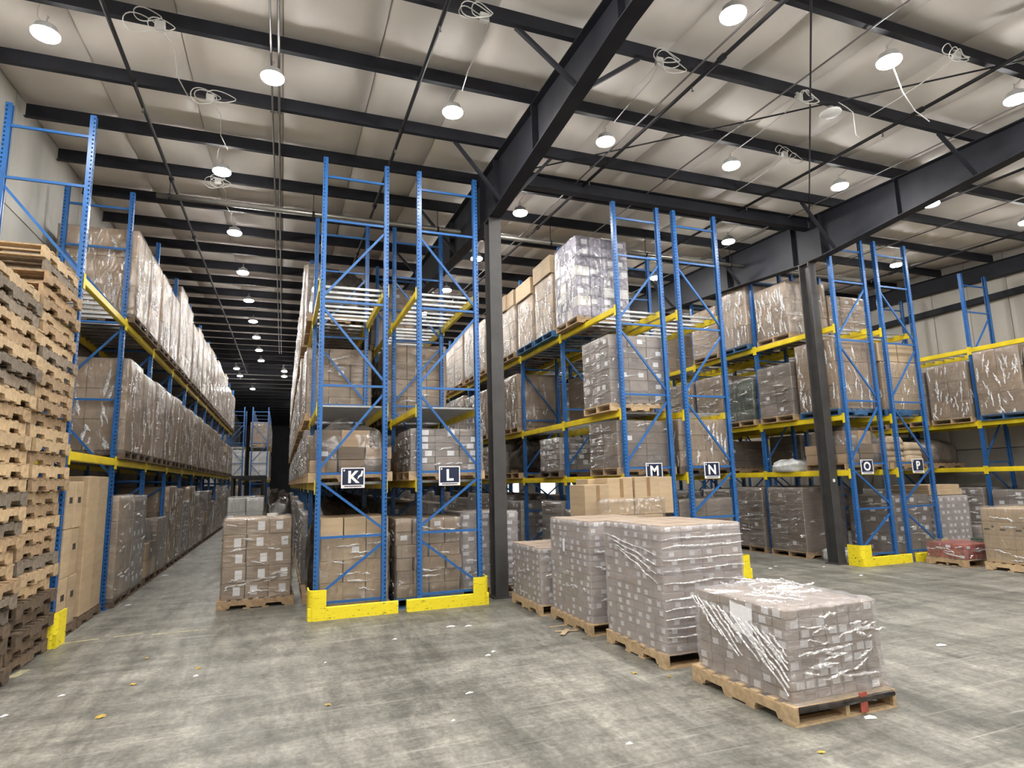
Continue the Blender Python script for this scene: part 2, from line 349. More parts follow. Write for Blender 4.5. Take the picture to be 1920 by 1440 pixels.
# left wall: concrete panels; right wall: liner panels above a block base; girts
wl = struct('wall_left', MB().box(XL-.25, XL-.06, YF, YB, 0, 8.6).mesh('wall_left', 'dark_wall'))
for k in range(23):
    y = YF+3.0*k
    for z0, z1 in ((0, 2.9), (2.92, 5.8), (5.82, 8.55)): obj('wall_panel', MB().box(XL-.06, XL, y+.008, y+2.992, z0, z1).mesh('wall_panel', 'wallc'), wl)
wr = struct('wall_right', MB().box(XR+.05, XR+.25, YF, YB, 0, 8.6).mesh('wall_right', 'dark_wall'))
lp = MB()
for a, b in zip(range(9), range(1, 9)):
    u = [k/8 for k in range(9)]; p0 = (.5*math.sin(math.pi*u[a])**.5); p1 = (.5*math.sin(math.pi*u[b])**.5)
    lp.quad((-.05*p0, u[a]*.99, 0), (-.05*p1, u[b]*.99, 0), (-.05*p1, u[b]*.99, 6.2), (-.05*p0, u[a]*.99, 6.2))
lpm = lp.mesh('liner_panel', 'liner', True)
for k in range(70):
    obj('liner_panel', lpm, wr, (XR, YF+k, 2.35))
for k in range(35): obj('block_panel', MB().box(XR-.02, XR+.05, YF+2*k+.006, YF+2*k+1.994, 0, 2.33).mesh('block_panel', 'block'), wr)
for i, z in enumerate((4.2, 6.36)):
    struct('trim_%d' % (i+1), fixn(MB().prism([(XR-.20, z-.1), (XR-.03, z-.1), (XR-.03, z+.1), (XR-.035, z+.1), (XR-.035, z-.094), (XR-.20, z-.094)], 'y', YF+.1, YB-.1).mesh('girt', 'steel')))
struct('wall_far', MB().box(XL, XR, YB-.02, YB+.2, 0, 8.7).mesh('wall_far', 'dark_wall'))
struct('wall_front', MB().box(XL, XR, YF-.2, YF, 0, 7.2).mesh('wall_front', 'wallc'))
# translucent daylight doors far down the panelled wall
for i, y in enumerate((29.0, 34.0, 39.0, 46.0)):
    d = struct('door_%d' % (i+1), MB().box(-.06, 0, 0, 2.6, 0, 3.0).mesh('door_frame', 'white_plastic'), (XR-.06, y, 0))
    for j in range(5): obj('door_panel', MB().box(-.075, -.06, .06, 2.54, .05+j*.59, .05+j*.59+.56).mesh('door_panel', 'daylight'), d)

# ------------------------------------------------------------------ lamps
hous = fixn(MB().lathe([(.04, .14), (.06, .10), (.11, .09), (.12, .03), (.142, .010), (.142, .006)], 24).mesh('housing', 'housing'))
lensm = fixn(MB().lathe([(.137, .010), (.139, -.008), (.13, -.022), (.10, -.034), (.06, -.041), (.02, -.043)], 24).mesh('lens', 'lens', True))
hookm = MB().tube([(0, 0, .14), (0, 0, .20), (.015, 0, .215), (0, 0, .23)], .008, 6).mesh('hook', 'housing')
def lamp(x, y, label, group, dz=0):
    z = zp(y)-.235+dz
    t = thing('high_bay_lamp', label, 'lamp', (x, y, z), 0, group)
    obj('housing', hous, t); obj('lens', lensm, t); obj('hook', hookm, t)
    top = zp(y)+PD+.02-z; py = min(PY, key=lambda p: abs(p-y)) - y
    obj('power_cord', MB().tube([(-.03, 0, .13), (-.07, py*.3, .16), (-.04, py*.8, .20), (.0, py, zp(y+py)-z+.02)], .006, 6).mesh('power_cord', 'cable'), t)
LX_NAMES = ((-2.66, 'above the pallet stacks'), (-.27, 'before the rack K aisle'), (2.08, 'before rack L'), (4.5, 'above the wrapped floor pallets'), (6.88, 'before rack N'), (9.3, 'before the rack O column'), (11.67, 'before rack P'), (14.55, 'before the side wall rack'), (16.9, 'beside the side wall'))
for y, ln in ((7.62, 'first'), (4.76, 'second'), (1.9, 'third'), (-1.0, 'fourth'), (-3.9, 'fifth')):
    for x, nm in LX_NAMES:
        if y < 4 and x > 12: continue
        lamp(x, y, 'lit high-bay lamp %s, in the %s row from the racks' % (nm, ln), 'high-bay lamps over the open floor')
for x, nm, n in ((-1.1, 'rack K aisle', 8), (4.25, 'aisle between racks L and M', 8), (9.3, 'aisle between racks N and O', 8), (14.6, 'aisle beside rack P', 8)):
    for k in range(n): lamp(x, 10.6+2.92*k, 'lit high-bay lamp, %s in the line over the %s' % (ORD[k+1], nm), 'high-bay lamps above the aisles')
for x, y in ((-2.37, 34.05), (-2.38, 36.94), (-.06, 34.38), (-.05, 36.53), (-1.9, 41.3), (1.2, 44), (1.2, 48)):
    lamp(x, y, 'lit round high-bay lamp far down the aisle near the roof ridge', 'lamps near the ridge')

# ------------------------------------------------------------------ pipes and wiring under the roof
headm = MB().lathe([(.012, .0), (.014, -.03), (.006, -.045), (.02, -.055), (.02, -.06)], 8).mesh('sprinkler_head', 'main')
coupm = MB().tube([(0, -.05, 0), (0, .05, 0)], .042, 10).mesh('coupling', 'pipe')
for x, l in ((-2.0, 'above the wall rack aisle'), (1.55, 'above racks K and L'), (5.05, 'above rack M'), (8.6, 'above the aisle beside rack N'), (12.15, 'above racks O and P'), (15.7, 'above the rack at the panelled wall')):
    t = thing('sprinkler_pipe', 'black sprinkler branch pipe with brass heads running ' + l, 'pipe', (x, 9, 0))
    ya, yb = YF+1, RIDGE-.5
    obj('pipe', MB().tube([(0, ya-9, zp(ya)-.06), (0, yb-9, zp(yb)-.06)], .027, 8).mesh('pipe', 'pipe'), t)
    for k in range(15):
        y = ya+1.2+3.0*k
        if y < yb: obj('sprinkler_head', headm, t, (0, y-9, zp(y)-.085)); obj('coupling', coupm, t, (0, y-9.6, zp(y-.6)-.06))
mp_ = thing('sprinkler_main', 'long dull steel sprinkler main hung crosswise above the rack fronts', 'pipe', (5, 11.5, 6.87))
obj('pipe', MB().tube([(-7.2, 0, 0), (9.5, 0, 0)], .048, 12).mesh('pipe', 'main', True), mp_)
for x in (-7, -4.6, -2.2, .3, 2.7, 5.1, 7.5): obj('hanger_rod', MB().tube([(x, 0, .04), (x, 0, zp(11.5)-6.87+.1)], .007, 6).mesh('hanger_rod', 'pipe'), mp_); obj('clamp', MB().tube([(x-.02, 0, 0), (x+.02, 0, 0)], .056, 12).mesh('clamp', 'pipe'), mp_)
for x, ya, yb, r, l in ((-.29, -2, 30, .013, 'thin grey conduit pair line nearer the wall rack'), (-.20, -2, 30, .016, 'thicker grey conduit running beside the thin one over rack K aisle'), (6.4, -2, 20, .012, 'thin grey conduit above racks M and N'), (4.9, 1, 20, .014, 'grey conduit beside the sprinkler pipe above rack M'), (9.9, 1, 18, .010, 'thin grey conduit beside the rafter above rack O'), (13.6, 2, 20, .012, 'thin grey conduit above the aisle beside rack P')):
    t = thing('conduit', l, 'conduit', (x, 9, 0))
    obj('tube', MB().tube([(0, ya-9, zp(ya)-.03), (0, yb-9, zp(yb)-.03)], r, 6).mesh('conduit', 'conduit'), t)
    for k in range(5): obj('strap', MB().cbox(0, 0, 0, .07, .03, .02).mesh('strap', 'conduit'), t, (0, PY[k*4+4]-9, zp(PY[k*4+4])-.015))
def coil(x, y, label, seed):
    rg = random.Random(seed); t = thing('junction_box', label, 'junction box', (x, y, zp(y)-.02), 0)
    obj('box', MB().cham(.11, .06, .11, .008).mesh('box', 'cable'), t, (0, -.06, -.05))
    for k in range(3):
        r = rg.uniform(.12, .2); cx = rg.uniform(-.22, .22); cz = rg.uniform(-.06, .05); tl = rg.uniform(.5, .9)
        obj('cable_loop', MB().tube([(cx+r*math.cos(a), -.1-.02*k+.03*math.sin(2*a), cz+r*tl*math.sin(a)*.8) for a in [2*math.pi*j/20 for j in range(21)]], .0065, 6).mesh('cable_loop', 'cable', True), t)
    obj('cable_run', MB().tube([(0, -.06, -.02), (.1, .3, .0), (.06, .8, -.05), (.12, 1.3, .0)], .007, 6).mesh('cable_run', 'cable'), t)
for i, (x, y, l) in enumerate(((-1.49, 7.42, 'above the wall rack aisle'), (2.02, 6.04, 'above the racks K and L fronts'), (4.38, 6.04, 'beside the tapered rafter'), (6.7, 6.04, 'where the brace rods cross'), (7.9, 4.66, 'on the purlin nearest the strap lamp'), (7.79, 7.42, 'before rack N front'), (-1.25, 11.58, 'behind the sprinkler main'), (-1.1, 8.81, 'over the rack K aisle mouth'))):
    coil(x, y, 'white cable coil and junction box on purlin ' + l, i+3)
tag(obj('ceiling_sensor', fixn(MB().lathe([(.05, .12), (.05, .03), (.14, .02), (.15, .0), (.13, -.02), (.05, -.03)], 20).mesh('ceiling_sensor', 'white_plastic', True)), None, (7.35, 6.04, 7.0)) if False else obj('ceiling_sensor', fixn(MB().lathe([(.05, .1), (.05, .03), (.14, .02), (.15, .0), (.13, -.02), (.05, -.03)], 20).mesh('ceiling_sensor', 'white_plastic', True)), None, (7.35, 6.04, zp(6.04)-.1)), 'round white ceiling sensor below the crossing brace rods', 'sensor')
tag(obj('hanging_strap', MB().tube([(7.0, 4.80, 6.80), (7.14, 4.82, 6.5), (7.35, 4.84, 6.3), (7.62, 4.86, 6.22)], .007, 6).mesh('hanging_strap', 'white_plastic', True)), 'loose white strap dangling from a high-bay lamp', 'strap')
tag(obj('hanging_cable', MB().tube([(7.35, 5.9, zp(5.9)), (7.45, 5.85, 7.0), (7.5, 5.8, 6.9), (7.5, 5.8, 6.55), (7.56, 5.8, 6.53)], .006, 6).mesh('hanging_cable', 'white_plastic', True)), 'short white cable hanging beside the ceiling sensor', 'cable')

# ------------------------------------------------------------------ racking
FRAME_H, PITCH, PW, PT = 6.8, 2.33, .078, .070
def post_mesh():
    """perforated open column: face towards -x carries two rows of slots, both sides one row"""
    mb = MB(); hx = PT/2; hy = PW/2; step = .06; n = int(FRAME_H/step)
    def perf(P, cols, hw, hh):
        # P(u,z) -> point ; cols: slot centres along u
        us = sorted(set([-1.0, 1.0] + [c+s*hw for c in cols for s in (-1, 1)]))
        for k in range(n):
            z0 = k*step+.012; z1 = z0+hh; z2 = (k+1)*step+.012
            mb.quad(P(-1, z1), P(1, z1), P(1, z2), P(-1, z2))
            for a, b in zip(us, us[1:]):
                if any(abs((a+b)/2-c) < 1e-6 for c in cols): continue
                mb.quad(P(a, z0), P(b, z0), P(b, z1), P(a, z1))
    perf(lambda u, z: (-hx, -u*hy, z), [-.45, .45], .20, .024)
    perf(lambda u, z: (u*hx, -hy, z), [-.45], .24, .022)
    perf(lambda u, z: (-u*hx, hy, z), [.45], .24, .022)
    z0, z1 = .0, n*step+.012
    for s in (-1, 1): mb.quad((hx, s*hy, z0), (hx, s*hy*.35, z0), (hx, s*hy*.35, z1), (hx, s*hy, z1))
    # inner backing of the slotted face
    mb.quad((-hx+.02, -hy*.8, z0), (-hx+.02, hy*.8, z0), (-hx+.02, hy*.8, z1), (-hx+.02, -hy*.8, z1))
    mb.box(-hx, hx, -hy, hy, 0, .012)
    return mb.mesh('post', 'blue')
POST = post_mesh()
FOOT = MB().box(-.06, .06, -.065, .065, 0, .008).mesh('foot_plate', 'blue')
DEP = 1.0
HB = MB().cbox(0, 0, 0, DEP-2*PT+.01, .028, .034).mesh('horizontal_brace', 'blue')
HZ = [.2, 1.08, 1.97, 3.25, 4.52, 5.79, 6.5]
DG = []
for k in range(5):
    a, b = HZ[k]+.10, HZ[k+1]-.12
    s = 1 if k % 2 == 0 else -1                   # from low at -x to high at +x for even k
    DG.append([MB().bar((-s*t*(DEP/2-PT+.005), 0, a), (s*t*(DEP/2-PT+.005), 0, b), .028, .034).mesh('diagonal_brace', 'blue') for t in (1, -1)])
BL = PITCH-PW
bprof = [(0, 0), (.045, 0), (.045, -.035), (.062, -.035), (.062, -.105), (.052, -.115), (.0, -.115)]
BEAM = fixn(MB().prism([(-.0+u, v) for u, v in bprof], 'y', -BL/2, BL/2).mesh('beam', 'yellow'))
BEAM_R = fixn(MB().prism([(-u, v) for u, v in bprof], 'y', -BL/2, BL/2).mesh('beam', 'yellow'))
CONN = MB().cbox(0, 0, 0, .012, .05, .2).cbox(-.006, 0, 0, .004, .02, .16).mesh('connector', 'yellow')
DBAR = MB().box(-DEP/2+.05, DEP/2-.05, -.022, .022, -.04, -.003).mesh('deck_bar', 'galv')
DECK = MB()
for k in range(28): DECK.box(-DEP/2+.05, DEP/2-.05, -BL/2+.03+k*.079, -BL/2+.085+k*.079, -.03, -.003)
DECK = DECK.mesh('slatted_deck', 'galv')
def rack(name, x0, y0, bays, levels, label, flip=1, slatted=()):
    t = thing('pallet_rack', label, 'rack', (x0+DEP/2, y0, 0))
    for f in range(bays+1):
        y = f*PITCH
        for s in (-1, 1):
            p = obj('post', POST, t, (s*(DEP/2-PT/2), y, .008), (0, 0, 0 if s < 0 else math.pi))
            obj('foot_plate', FOOT, p, (0, 0, -.008))
        for z in HZ: obj('horizontal_brace', HB, t, (0, y, z))
        for k in range(5): obj('diagonal_brace', DG[k][0 if flip > 0 else 1], t, (0, y, 0))
    for b in range(bays):
        yc = (b+.5)*PITCH
        for z in levels:
            for s in (-1, 1):
                bm = obj('beam', BEAM_R if s > 0 else BEAM, t, (s*(DEP/2-.0), yc, z)) if False else obj('beam', BEAM if s > 0 else BEAM_R, t, (s*(DEP/2-.045), yc, z))
                for e in (-1, 1): obj('connector', CONN, bm, (s*.055, e*(BL/2+.012), -.07))
            if (b, z) in slatted: obj('slatted_deck', DECK, t, (0, yc, z))
            else:
                for k in range(8): obj('deck_bar', DBAR, t, (0, yc+(k-3.5)*.27, z))
    return t
LV = (1.85, 2.97, 4.83)
ROWS = {
 'A': dict(x=-3.49, y=9.05, n=11, lv=(2.31, 4.57), label='blue pallet rack along the concrete wall behind the empty pallet stacks', flip=-1, nm='rack beside empty pallets'),
 'K': dict(x=.45, y=9.2, n=11, lv=LV, label='blue and yellow pallet rack carrying sign K on its end frame', flip=1),
 'L': dict(x=1.9, y=9.2, n=7, lv=LV, label='blue and yellow pallet rack carrying sign L on its end frame', flip=-1),
 'M': dict(x=5.47, y=9.2, n=9, lv=LV, label='blue and yellow pallet rack carrying sign M on its end frame', flip=1),
 'N': dict(x=6.77, y=9.2, n=7, lv=LV, label='blue and yellow pallet rack carrying sign N on its end frame', flip=-1),
 'O': dict(x=10.64, y=9.2, n=6, lv=LV, label='blue and yellow pallet rack carrying sign O on its end frame', flip=1),
 'P': dict(x=11.97, y=9.2, n=6, lv=LV, label='blue and yellow pallet rack carrying sign P on its end frame', flip=-1),
 'Q': dict(x=16.2, y=10.15-2*PITCH, n=7, lv=LV, label='blue and yellow pallet rack against the panelled side wall', flip=1, nm='rack at the panelled wall'),
 'F': dict(x=-3.3, y=42., n=1, lv=(2.2, 4.3), label='far blue rack at the end of the aisle holding grey wrapped load', flip=1, nm='far rack by the wall'),
 'G': dict(x=-1.88, y=42., n=4, lv=(2.2, 4.3), label='far blue rack at the end of the aisle holding white wrapped loads', flip=-1, nm='far white-loaded rack'),
}
for k, r in ROWS.items():
    rack(k, r['x'], r['y'], r['n'], r['lv'], r['label'], r['flip'], slatted=((0, 2.97),) if k in 'KL' else ())

# end-of-aisle guards, scuffed yellow
def guard(x0, x1, tall_left, y, label):
    t = thing('rack_end_guard', label, 'guard', ((x0+x1)/2, y, 0)); h = (x1-x0)/2; s = -1 if tall_left else 1
    obj('guard_rail', MB().prism([(-.03, 0), (.02, 0), (.02, .16), (.012, .17), (-.022, .17), (-.03, .16)], 'x', -h, h).mesh('guard_rail', 'guard'), t)
    px = s*(h-.12); mb = MB(); pr = []
    for k in range(7):
        a = math.pi/2*k/6; pr.append((s*(.12-.08+.08*math.sin(a)), -.04+.08-.08*math.cos(a)-.0))
    pr = [(-s*.12, -.04)] + pr + [(s*.12, .30), (s*.10, .30)] + [(s*(.02+.08*math.sin(math.pi/2*k/6)), .06-.08*math.cos(math.pi/2*k/6)) for k in range(6, -1, -1)] + [(-s*.12, -.02)]
    obj('corner_plate', fixn(MB().prism(pr, 'z', 0, .40).mesh('corner_plate', 'guard')), t, (px, 0, 0))
guard(.38, 1.6, True, 9.07, 'scuffed yellow guard at the foot of rack K')
guard(1.72, 2.95, False, 9.07, 'scuffed yellow guard at the foot of rack L')
guard(5.4, 6.6, True, 9.07, 'yellow guard at the foot of rack M behind the floor pallets')
guard(6.68, 7.86, False, 9.07, 'yellow guard corner at the foot of rack N')
guard(10.52, 11.86, True, 9.07, 'scuffed yellow guard at the foot of rack O')
guard(12.0, 13.0, False, 9.07, 'scuffed yellow guard at the foot of rack P beside the red pallet')
guard(-3.5, -2.42, False, 8.98, 'scuffed yellow guard tucked behind the empty pallet stack')

# lettered signs
def sign(x, ch):
    t = thing('rack_sign', 'navy sign with white letter %s on the rack end frame' % ch, 'sign', (x, 9.15, 1.76))
    obj('plate', MB().box(-.165, .165, -.004, .004, 0, .29).mesh('plate', 'label'), t)
    obj('face', MB().box(-.148, .148, -.006, -.004, .045, .275).mesh('face', 'navy'), t)
    cu = bpy.data.curves.new('letter', 'FONT'); cu.body = ch; cu.size = .235; cu.extrude = .001; cu.align_x = 'CENTER'; cu.offset = .0075
    tmp = bpy.data.objects.new('tmp', cu); C.objects.link(tmp); bpy.context.view_layer.update()
    me = bpy.data.meshes.new_from_object(tmp.evaluated_get(bpy.context.evaluated_depsgraph_get())); bpy.data.objects.remove(tmp)
    me.name = 'letter'; me.materials.clear(); me.materials.append(M['label']); me.name = 'letter'
    obj('letter', me, t, (0, -.0075, .078), (math.pi/2, 0, 0))
    obj('corner_mark', MB().cbox(-.125, -.007, .25, .02, .002, .025).mesh('corner_mark', 'label'), t)
    obj('caption_strip', MB().box(-.12, .12, -.0065, -.004, .018, .03).mesh('caption_strip', 'ink'), t)
    if ch == 'K':
        g = MB(); p = [(.06, .12), (.10, .16), (.13, .165), (.145, .24), (.12, .25), (.11, .2), (.07, .165)]
        g.prism([(a, b) for a, b in p], 'y', -.0075, -.006); obj('pale_zigzag', fixn(g.mesh('pale_zigzag', 'label')), t)  # pale zigzag shape to the right of the letter
for x, ch in ((.96, 'K'), (2.39, 'L'), (6.03, 'M'), (7.24, 'N'), (11.03, 'O'), (12.48, 'P')): sign(x, ch)

# ------------------------------------------------------------------ pallets
PH = .14
def stringer_mesh(L, mat):
    h = .105; n0, n1 = .23, .23
    pr = [(-L/2, 0), (-L/2+.17, 0), (-L/2+.19, .04), (-L/2+.40, .04), (-L/2+.42, 0), (L/2-.42, 0), (L/2-.40, .04), (L/2-.19, .04), (L/2-.17, 0), (L/2, 0), (L/2, h), (-L/2, h)]
    return fixn(MB().prism(pr, 'y' if False else 'y', 0, 1).mesh('x', mat)) if False else pr
_cache = {}
def stringer(L, mat):
    k = ('s', round(L, 3), mat)
    if k not in _cache:
        mb = MB(); pr = stringer_mesh(L, mat); n = len(pr)
        for x in (-.019, .019): mb.v += [(x, p, q) for p, q in pr]
        for i in range(n): mb.f.append((i, (i+1) % n, n+(i+1) % n, n+i))
        for o_ in (0, n):                      # split the notched side into strips
            for a, b, c, d in ((0, 1, 2, 11),): pass
            idx = lambda *q: tuple(o_+z for z in q)
            mb.f += [idx(0, 1, 2, 11), idx(2, 3, 10, 11), idx(3, 4, 5, 6, 10), idx(6, 7, 10), idx(7, 8, 9, 10)]
        _cache[k] = fixn(mb.mesh('stringer', mat))
    return _cache[k]
def board(wx, wy, mat, th=.016):
    k = ('b', round(wx, 3), round(wy, 3), mat)
    if k not in _cache: _cache[k] = MB().box(-wx/2, wx/2, -wy/2, wy/2, 0, th).mesh('deck_board', mat)
    return _cache[k]
def pallet_pieces(X, Y, mat, rg=None):
    """pieces of a stringer pallet X wide (boards) and Y long (stringers): (name, mesh, loc)"""
    j = (lambda a: rg.uniform(-a, a)) if rg else (lambda a: 0)
    out = [('stringer', stringer(Y, mat), (s*(X/2-.019)+j(.004), 0, .016)) for s in (-1, 0, 1)]
    for k in range(7):
        wd = .135 if k in (0, 6) else .088
        yy = -Y/2+.068 if k == 0 else (Y/2-.068 if k == 6 else -Y/2+.068+k*(Y-.136)/6)
        out.append(('deck_board', board(X+j(.006), wd, mat), (j(.006), yy+(j(.008) if 0 < k < 6 else 0), .121)))
    for yy in (-Y/2+.068, -.13, .13, Y/2-.068): out.append(('bottom_board', board(X, .10 if abs(yy) < .2 else .135, mat), (0, yy, 0)))
    return out
def joined_pallet(X, Y, mat):
    k = ('p', round(X, 3), round(Y, 3), mat)
    if k not in _cache:
        mb = MB()
        for nm, me, lc in pallet_pieces(X, Y, mat):
            i = len(mb.v); mb.v += [(v.co.x+lc[0], v.co.y+lc[1], v.co.z+lc[2]) for v in me.vertices]
            mb.f += [tuple(i+q for q in p.vertices) for p in me.polygons]
        _cache[k] = mb.mesh('pallet', mat)
    return _cache[k]
# two stacks of empty pallets in front of the wall rack
TONE = {'wood_fresh': 'fresh yellow', 'wood_mid': 'used brown', 'wood_grey': 'weathered grey', 'wood_dark': 'dark brown'}
def stack(xf, y0, y1, n, where, seed, pick, pitch=PH):
    rg = random.Random(seed)
    for k in range(n):
        mat = pick(rg, k)
        t = thing('wooden_pallet', '%s empty wooden pallet, %s from the floor in the stack %s' % (TONE[mat], ORD[k+1], where), 'pallet',
                  (xf-.505+rg.uniform(-.05, .05), (y0+y1)/2+rg.uniform(-.03, .03), k*pitch+.0), rg.uniform(-.025, .025), 'empty pallets in the stack ' + where)
        for nm, me, lc in pallet_pieces(1.01, y1-y0, mat, rg): obj(nm, me, t, lc)
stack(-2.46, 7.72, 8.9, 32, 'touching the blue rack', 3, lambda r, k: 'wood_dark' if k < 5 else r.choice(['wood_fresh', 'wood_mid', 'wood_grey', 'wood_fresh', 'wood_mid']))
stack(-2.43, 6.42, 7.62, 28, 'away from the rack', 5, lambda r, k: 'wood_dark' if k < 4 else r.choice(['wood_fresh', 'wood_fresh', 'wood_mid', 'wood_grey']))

# ------------------------------------------------------------------ loads
def carton(lx, ly, lz, mat):
    k = ('c', round(lx, 3), round(ly, 3), round(lz, 3), mat)
    if k not in _cache: _cache[k] = fixn(MB().cham(lx, ly, lz, min(.006, lz*.08)).mesh('carton', mat))
    return _cache[k]
def plate(lx, ly, lz, mat, name='label'):
    k = ('l', name, round(lx, 4), round(ly, 4), round(lz, 4), mat)
    if k not in _cache: _cache[k] = MB().box(-lx/2, lx/2, -ly/2, ly/2, -lz/2, lz/2).mesh(name, mat)
    return _cache[k]
def cartons(nx, ny, nz, lx, ly, z0, hh, mat, seed=0, lab=0., labsize=(.07, .05), jit=.006, tape=False, print_=False, skip=None, mats=None):
    """outer shell of an nx x ny x nz stack of cartons; returns part specs (name, mesh, loc, rz, kids)"""
    rg = random.Random(seed); out = []; cx, cy, cz = lx/nx, ly/ny, hh/nz
    for k in range(nz):
        for i in range(nx):
            for j in range(ny):
                if 0 < i < nx-1 and 0 < j < ny-1 and k < nz-1: continue
                if skip and skip(i, j, k): continue
                mt = rg.choice(mats) if mats else mat
                kids = []; ex, ey, ez = cx-.007, cy-.007, cz-.004
                lw, lh = min(labsize[0], ex*.7, ey*.7), min(labsize[1], ez*.75)
                for face, on in (('-x', i == 0), ('-y', j == 0), ('+x', i == nx-1), ('+y', j == ny-1)):
                    if not on: continue
                    s = -1 if face[0] == '-' else 1
                    if lab and rg.random() < lab:
                        o_ = rg.uniform(-.25, .25)
                        if face[1] == 'x': kids.append(('label', plate(.002, lw, lh, 'label'), (s*(ex/2+.001), o_*ey, ez*.5)))
                        else: kids.append(('label', plate(lw, .002, lh, 'label'), (o_*ex, s*(ey/2+.001), ez*.5)))
                    if print_ and rg.random() < .8:
                        if face[1] == 'x': kids.append(('print', plate(.002, ey*.38, ez*.13, 'ink', 'print'), (s*(ex/2+.0006), 0, ez*.6)))
                        else: kids.append(('print', plate(ex*.38, .002, ez*.13, 'ink', 'print'), (0, s*(ey/2+.0006), ez*.6)))
                    if tape:
                        if face[1] == 'x': kids.append(('tape', plate(.002, .05, ez*.96, 'tape', 'tape'), (s*(ex/2+.0003), 0, ez*.5)))
                        else: kids.append(('tape', plate(.05, .002, ez*.96, 'tape', 'tape'), (0, s*(ey/2+.0003), ez*.5)))
                out.append(('carton', carton(ex, ey, ez, mt), (-lx/2+(i+.5)*cx+rg.uniform(-jit, jit), -ly/2+(j+.5)*cy+rg.uniform(-jit, jit), z0+k*cz), rg.uniform(-.01, .01), kids))
    return out
def wrap(lx, ly, z0, z1, mat, seed=0, ns=9, nh=14, amp=.008, top=.12, full_top=False, lean=None):
    """film shell around a load: rounded corners, creased, folded over the top edge"""
    k = ('w', round(lx, 3), round(ly, 3), round(z0, 3), round(z1, 3), mat, seed, ns, nh, full_top, amp)
    if k in _cache: return _cache[k]
    mb = MB(); X, Y = lx/2+.012, ly/2+.012; rc = .035; pts = []
    cs = [(X-rc, Y-rc, 0), (-X+rc, Y-rc, math.pi/2), (-X+rc, -Y+rc, math.pi), (X-rc, -Y+rc, 1.5*math.pi)]
    for q in range(4):
        cx, cy, a0 = cs[q]
        for s in range(3):
            a = a0+math.pi/2*s/2; pts.append((cx+rc*math.cos(a), cy+rc*math.sin(a), math.cos(a), math.sin(a)))
        nx_, ny_, a1 = cs[(q+1) % 4]; a = a0+math.pi/2
        ex, ey = cx+rc*math.cos(a), cy+rc*math.sin(a); fx, fy = nx_+rc*math.cos(a), ny_+rc*math.sin(a)
        for s in range(1, ns): pts.append((ex+(fx-ex)*s/ns, ey+(fy-ey)*s/ns, math.cos(a), math.sin(a)))
    n = len(pts)
    def disp(x, y, z, nx, ny, ins=1.):
        v = noise.noise(Vector((x*3+seed*7.1, y*3, z*9)))*1.0 + noise.noise(Vector((x*9, y*9+seed, z*22)))*.6
        return amp*v
    for i in range(nh+1):
        z = z0+(z1-z0)*i/nh
        for (x, y, nx, ny) in pts:
            d = disp(x, y, z, nx, ny)
            zz = z + (.012*noise.noise(Vector((x*5, y*5, seed))) if i in (0, nh) else 0)
            sh = lean(x, y, z) if lean else (0, 0)
            mb.v.append((x+nx*d+sh[0], y+ny*d+sh[1], zz))
    for i in range(nh):
        for j in range(n): mb.f.append((i*n+j, i*n+(j+1) % n, (i+1)*n+(j+1) % n, (i+1)*n+j))
    # fold over the top
    base = nh*n; insets = [.04, top] if not full_top else [.04, .12, .22, .32, .42, min(X, Y)*.9]
    prev = base
    for ins in insets:
        st_ = len(mb.v)
        for (x, y, nx, ny) in pts:
            sx = max(0, (X-ins)/X); sy = max(0, (Y-ins)/Y)
            if full_top and ins == insets[-1]: sx = sy = .06
            z = z1+.012+.014*noise.noise(Vector((x*sx*7+seed, y*sy*7, 3.3))) + (.008 if full_top else 0)
            sh = lean(x, y, z) if lean else (0, 0)
            mb.v.append((x*sx+sh[0], y*sy+sh[1], z))
        for j in range(n): mb.f.append((prev+j, prev+(j+1) % n, st_+(j+1) % n, st_+j))
        prev = st_
    if full_top: mb.f.append(tuple(prev+j for j in range(n)))
    _cache[k] = mb.mesh('stretch_film', mat, True); return _cache[k]
def lump(lx, ly, h, mat, seed, name='wrapped_bundle', sq=.45, amp=.10, nu=28, nv=14):
    """irregular wrapped heap: squarish dome with bulges and creases"""
    k = ('u', round(lx, 3), round(ly, 3), round(h, 3), mat, seed, name)
    if k in _cache: return _cache[k]
    mb = MB()
    for i in range(nv+1):
        t = i/nv; ph = t*math.pi/2
        cz = math.sin(ph)**.7; cr = max(1e-4, math.cos(ph))**.38 if i < nv else .02
        for j in range(nu):
            a = 2*math.pi*j/nu; c, s_ = math.cos(a), math.sin(a)
            x = math.copysign(abs(c)**sq, c); y = math.copysign(abs(s_)**sq, s_)
            v = noise.noise(Vector((x*1.6+seed*3.7, y*1.6, t*2.2)))*1.6+noise.noise(Vector((x*5, y*5+seed, t*7)))*.6
            g = 1+amp*v-.06
            mb.v.append((x*lx/2*cr*min(1.0, g), y*ly/2*cr*min(1.0, g), max(0, h*cz*(1+amp*1.6*v*(t)))))
    for i in range(nv):
        for j in range(nu): mb.f.append((i*nu+j, i*nu+(j+1) % nu, (i+1)*nu+(j+1) % nu, (i+1)*nu+j))
    mb.f.append(tuple(nv*nu+j for j in range(nu)))
    mb.f.append(tuple(range(nu))[::-1])
    _cache[k] = mb.mesh(name, mat, True); return _cache[k]

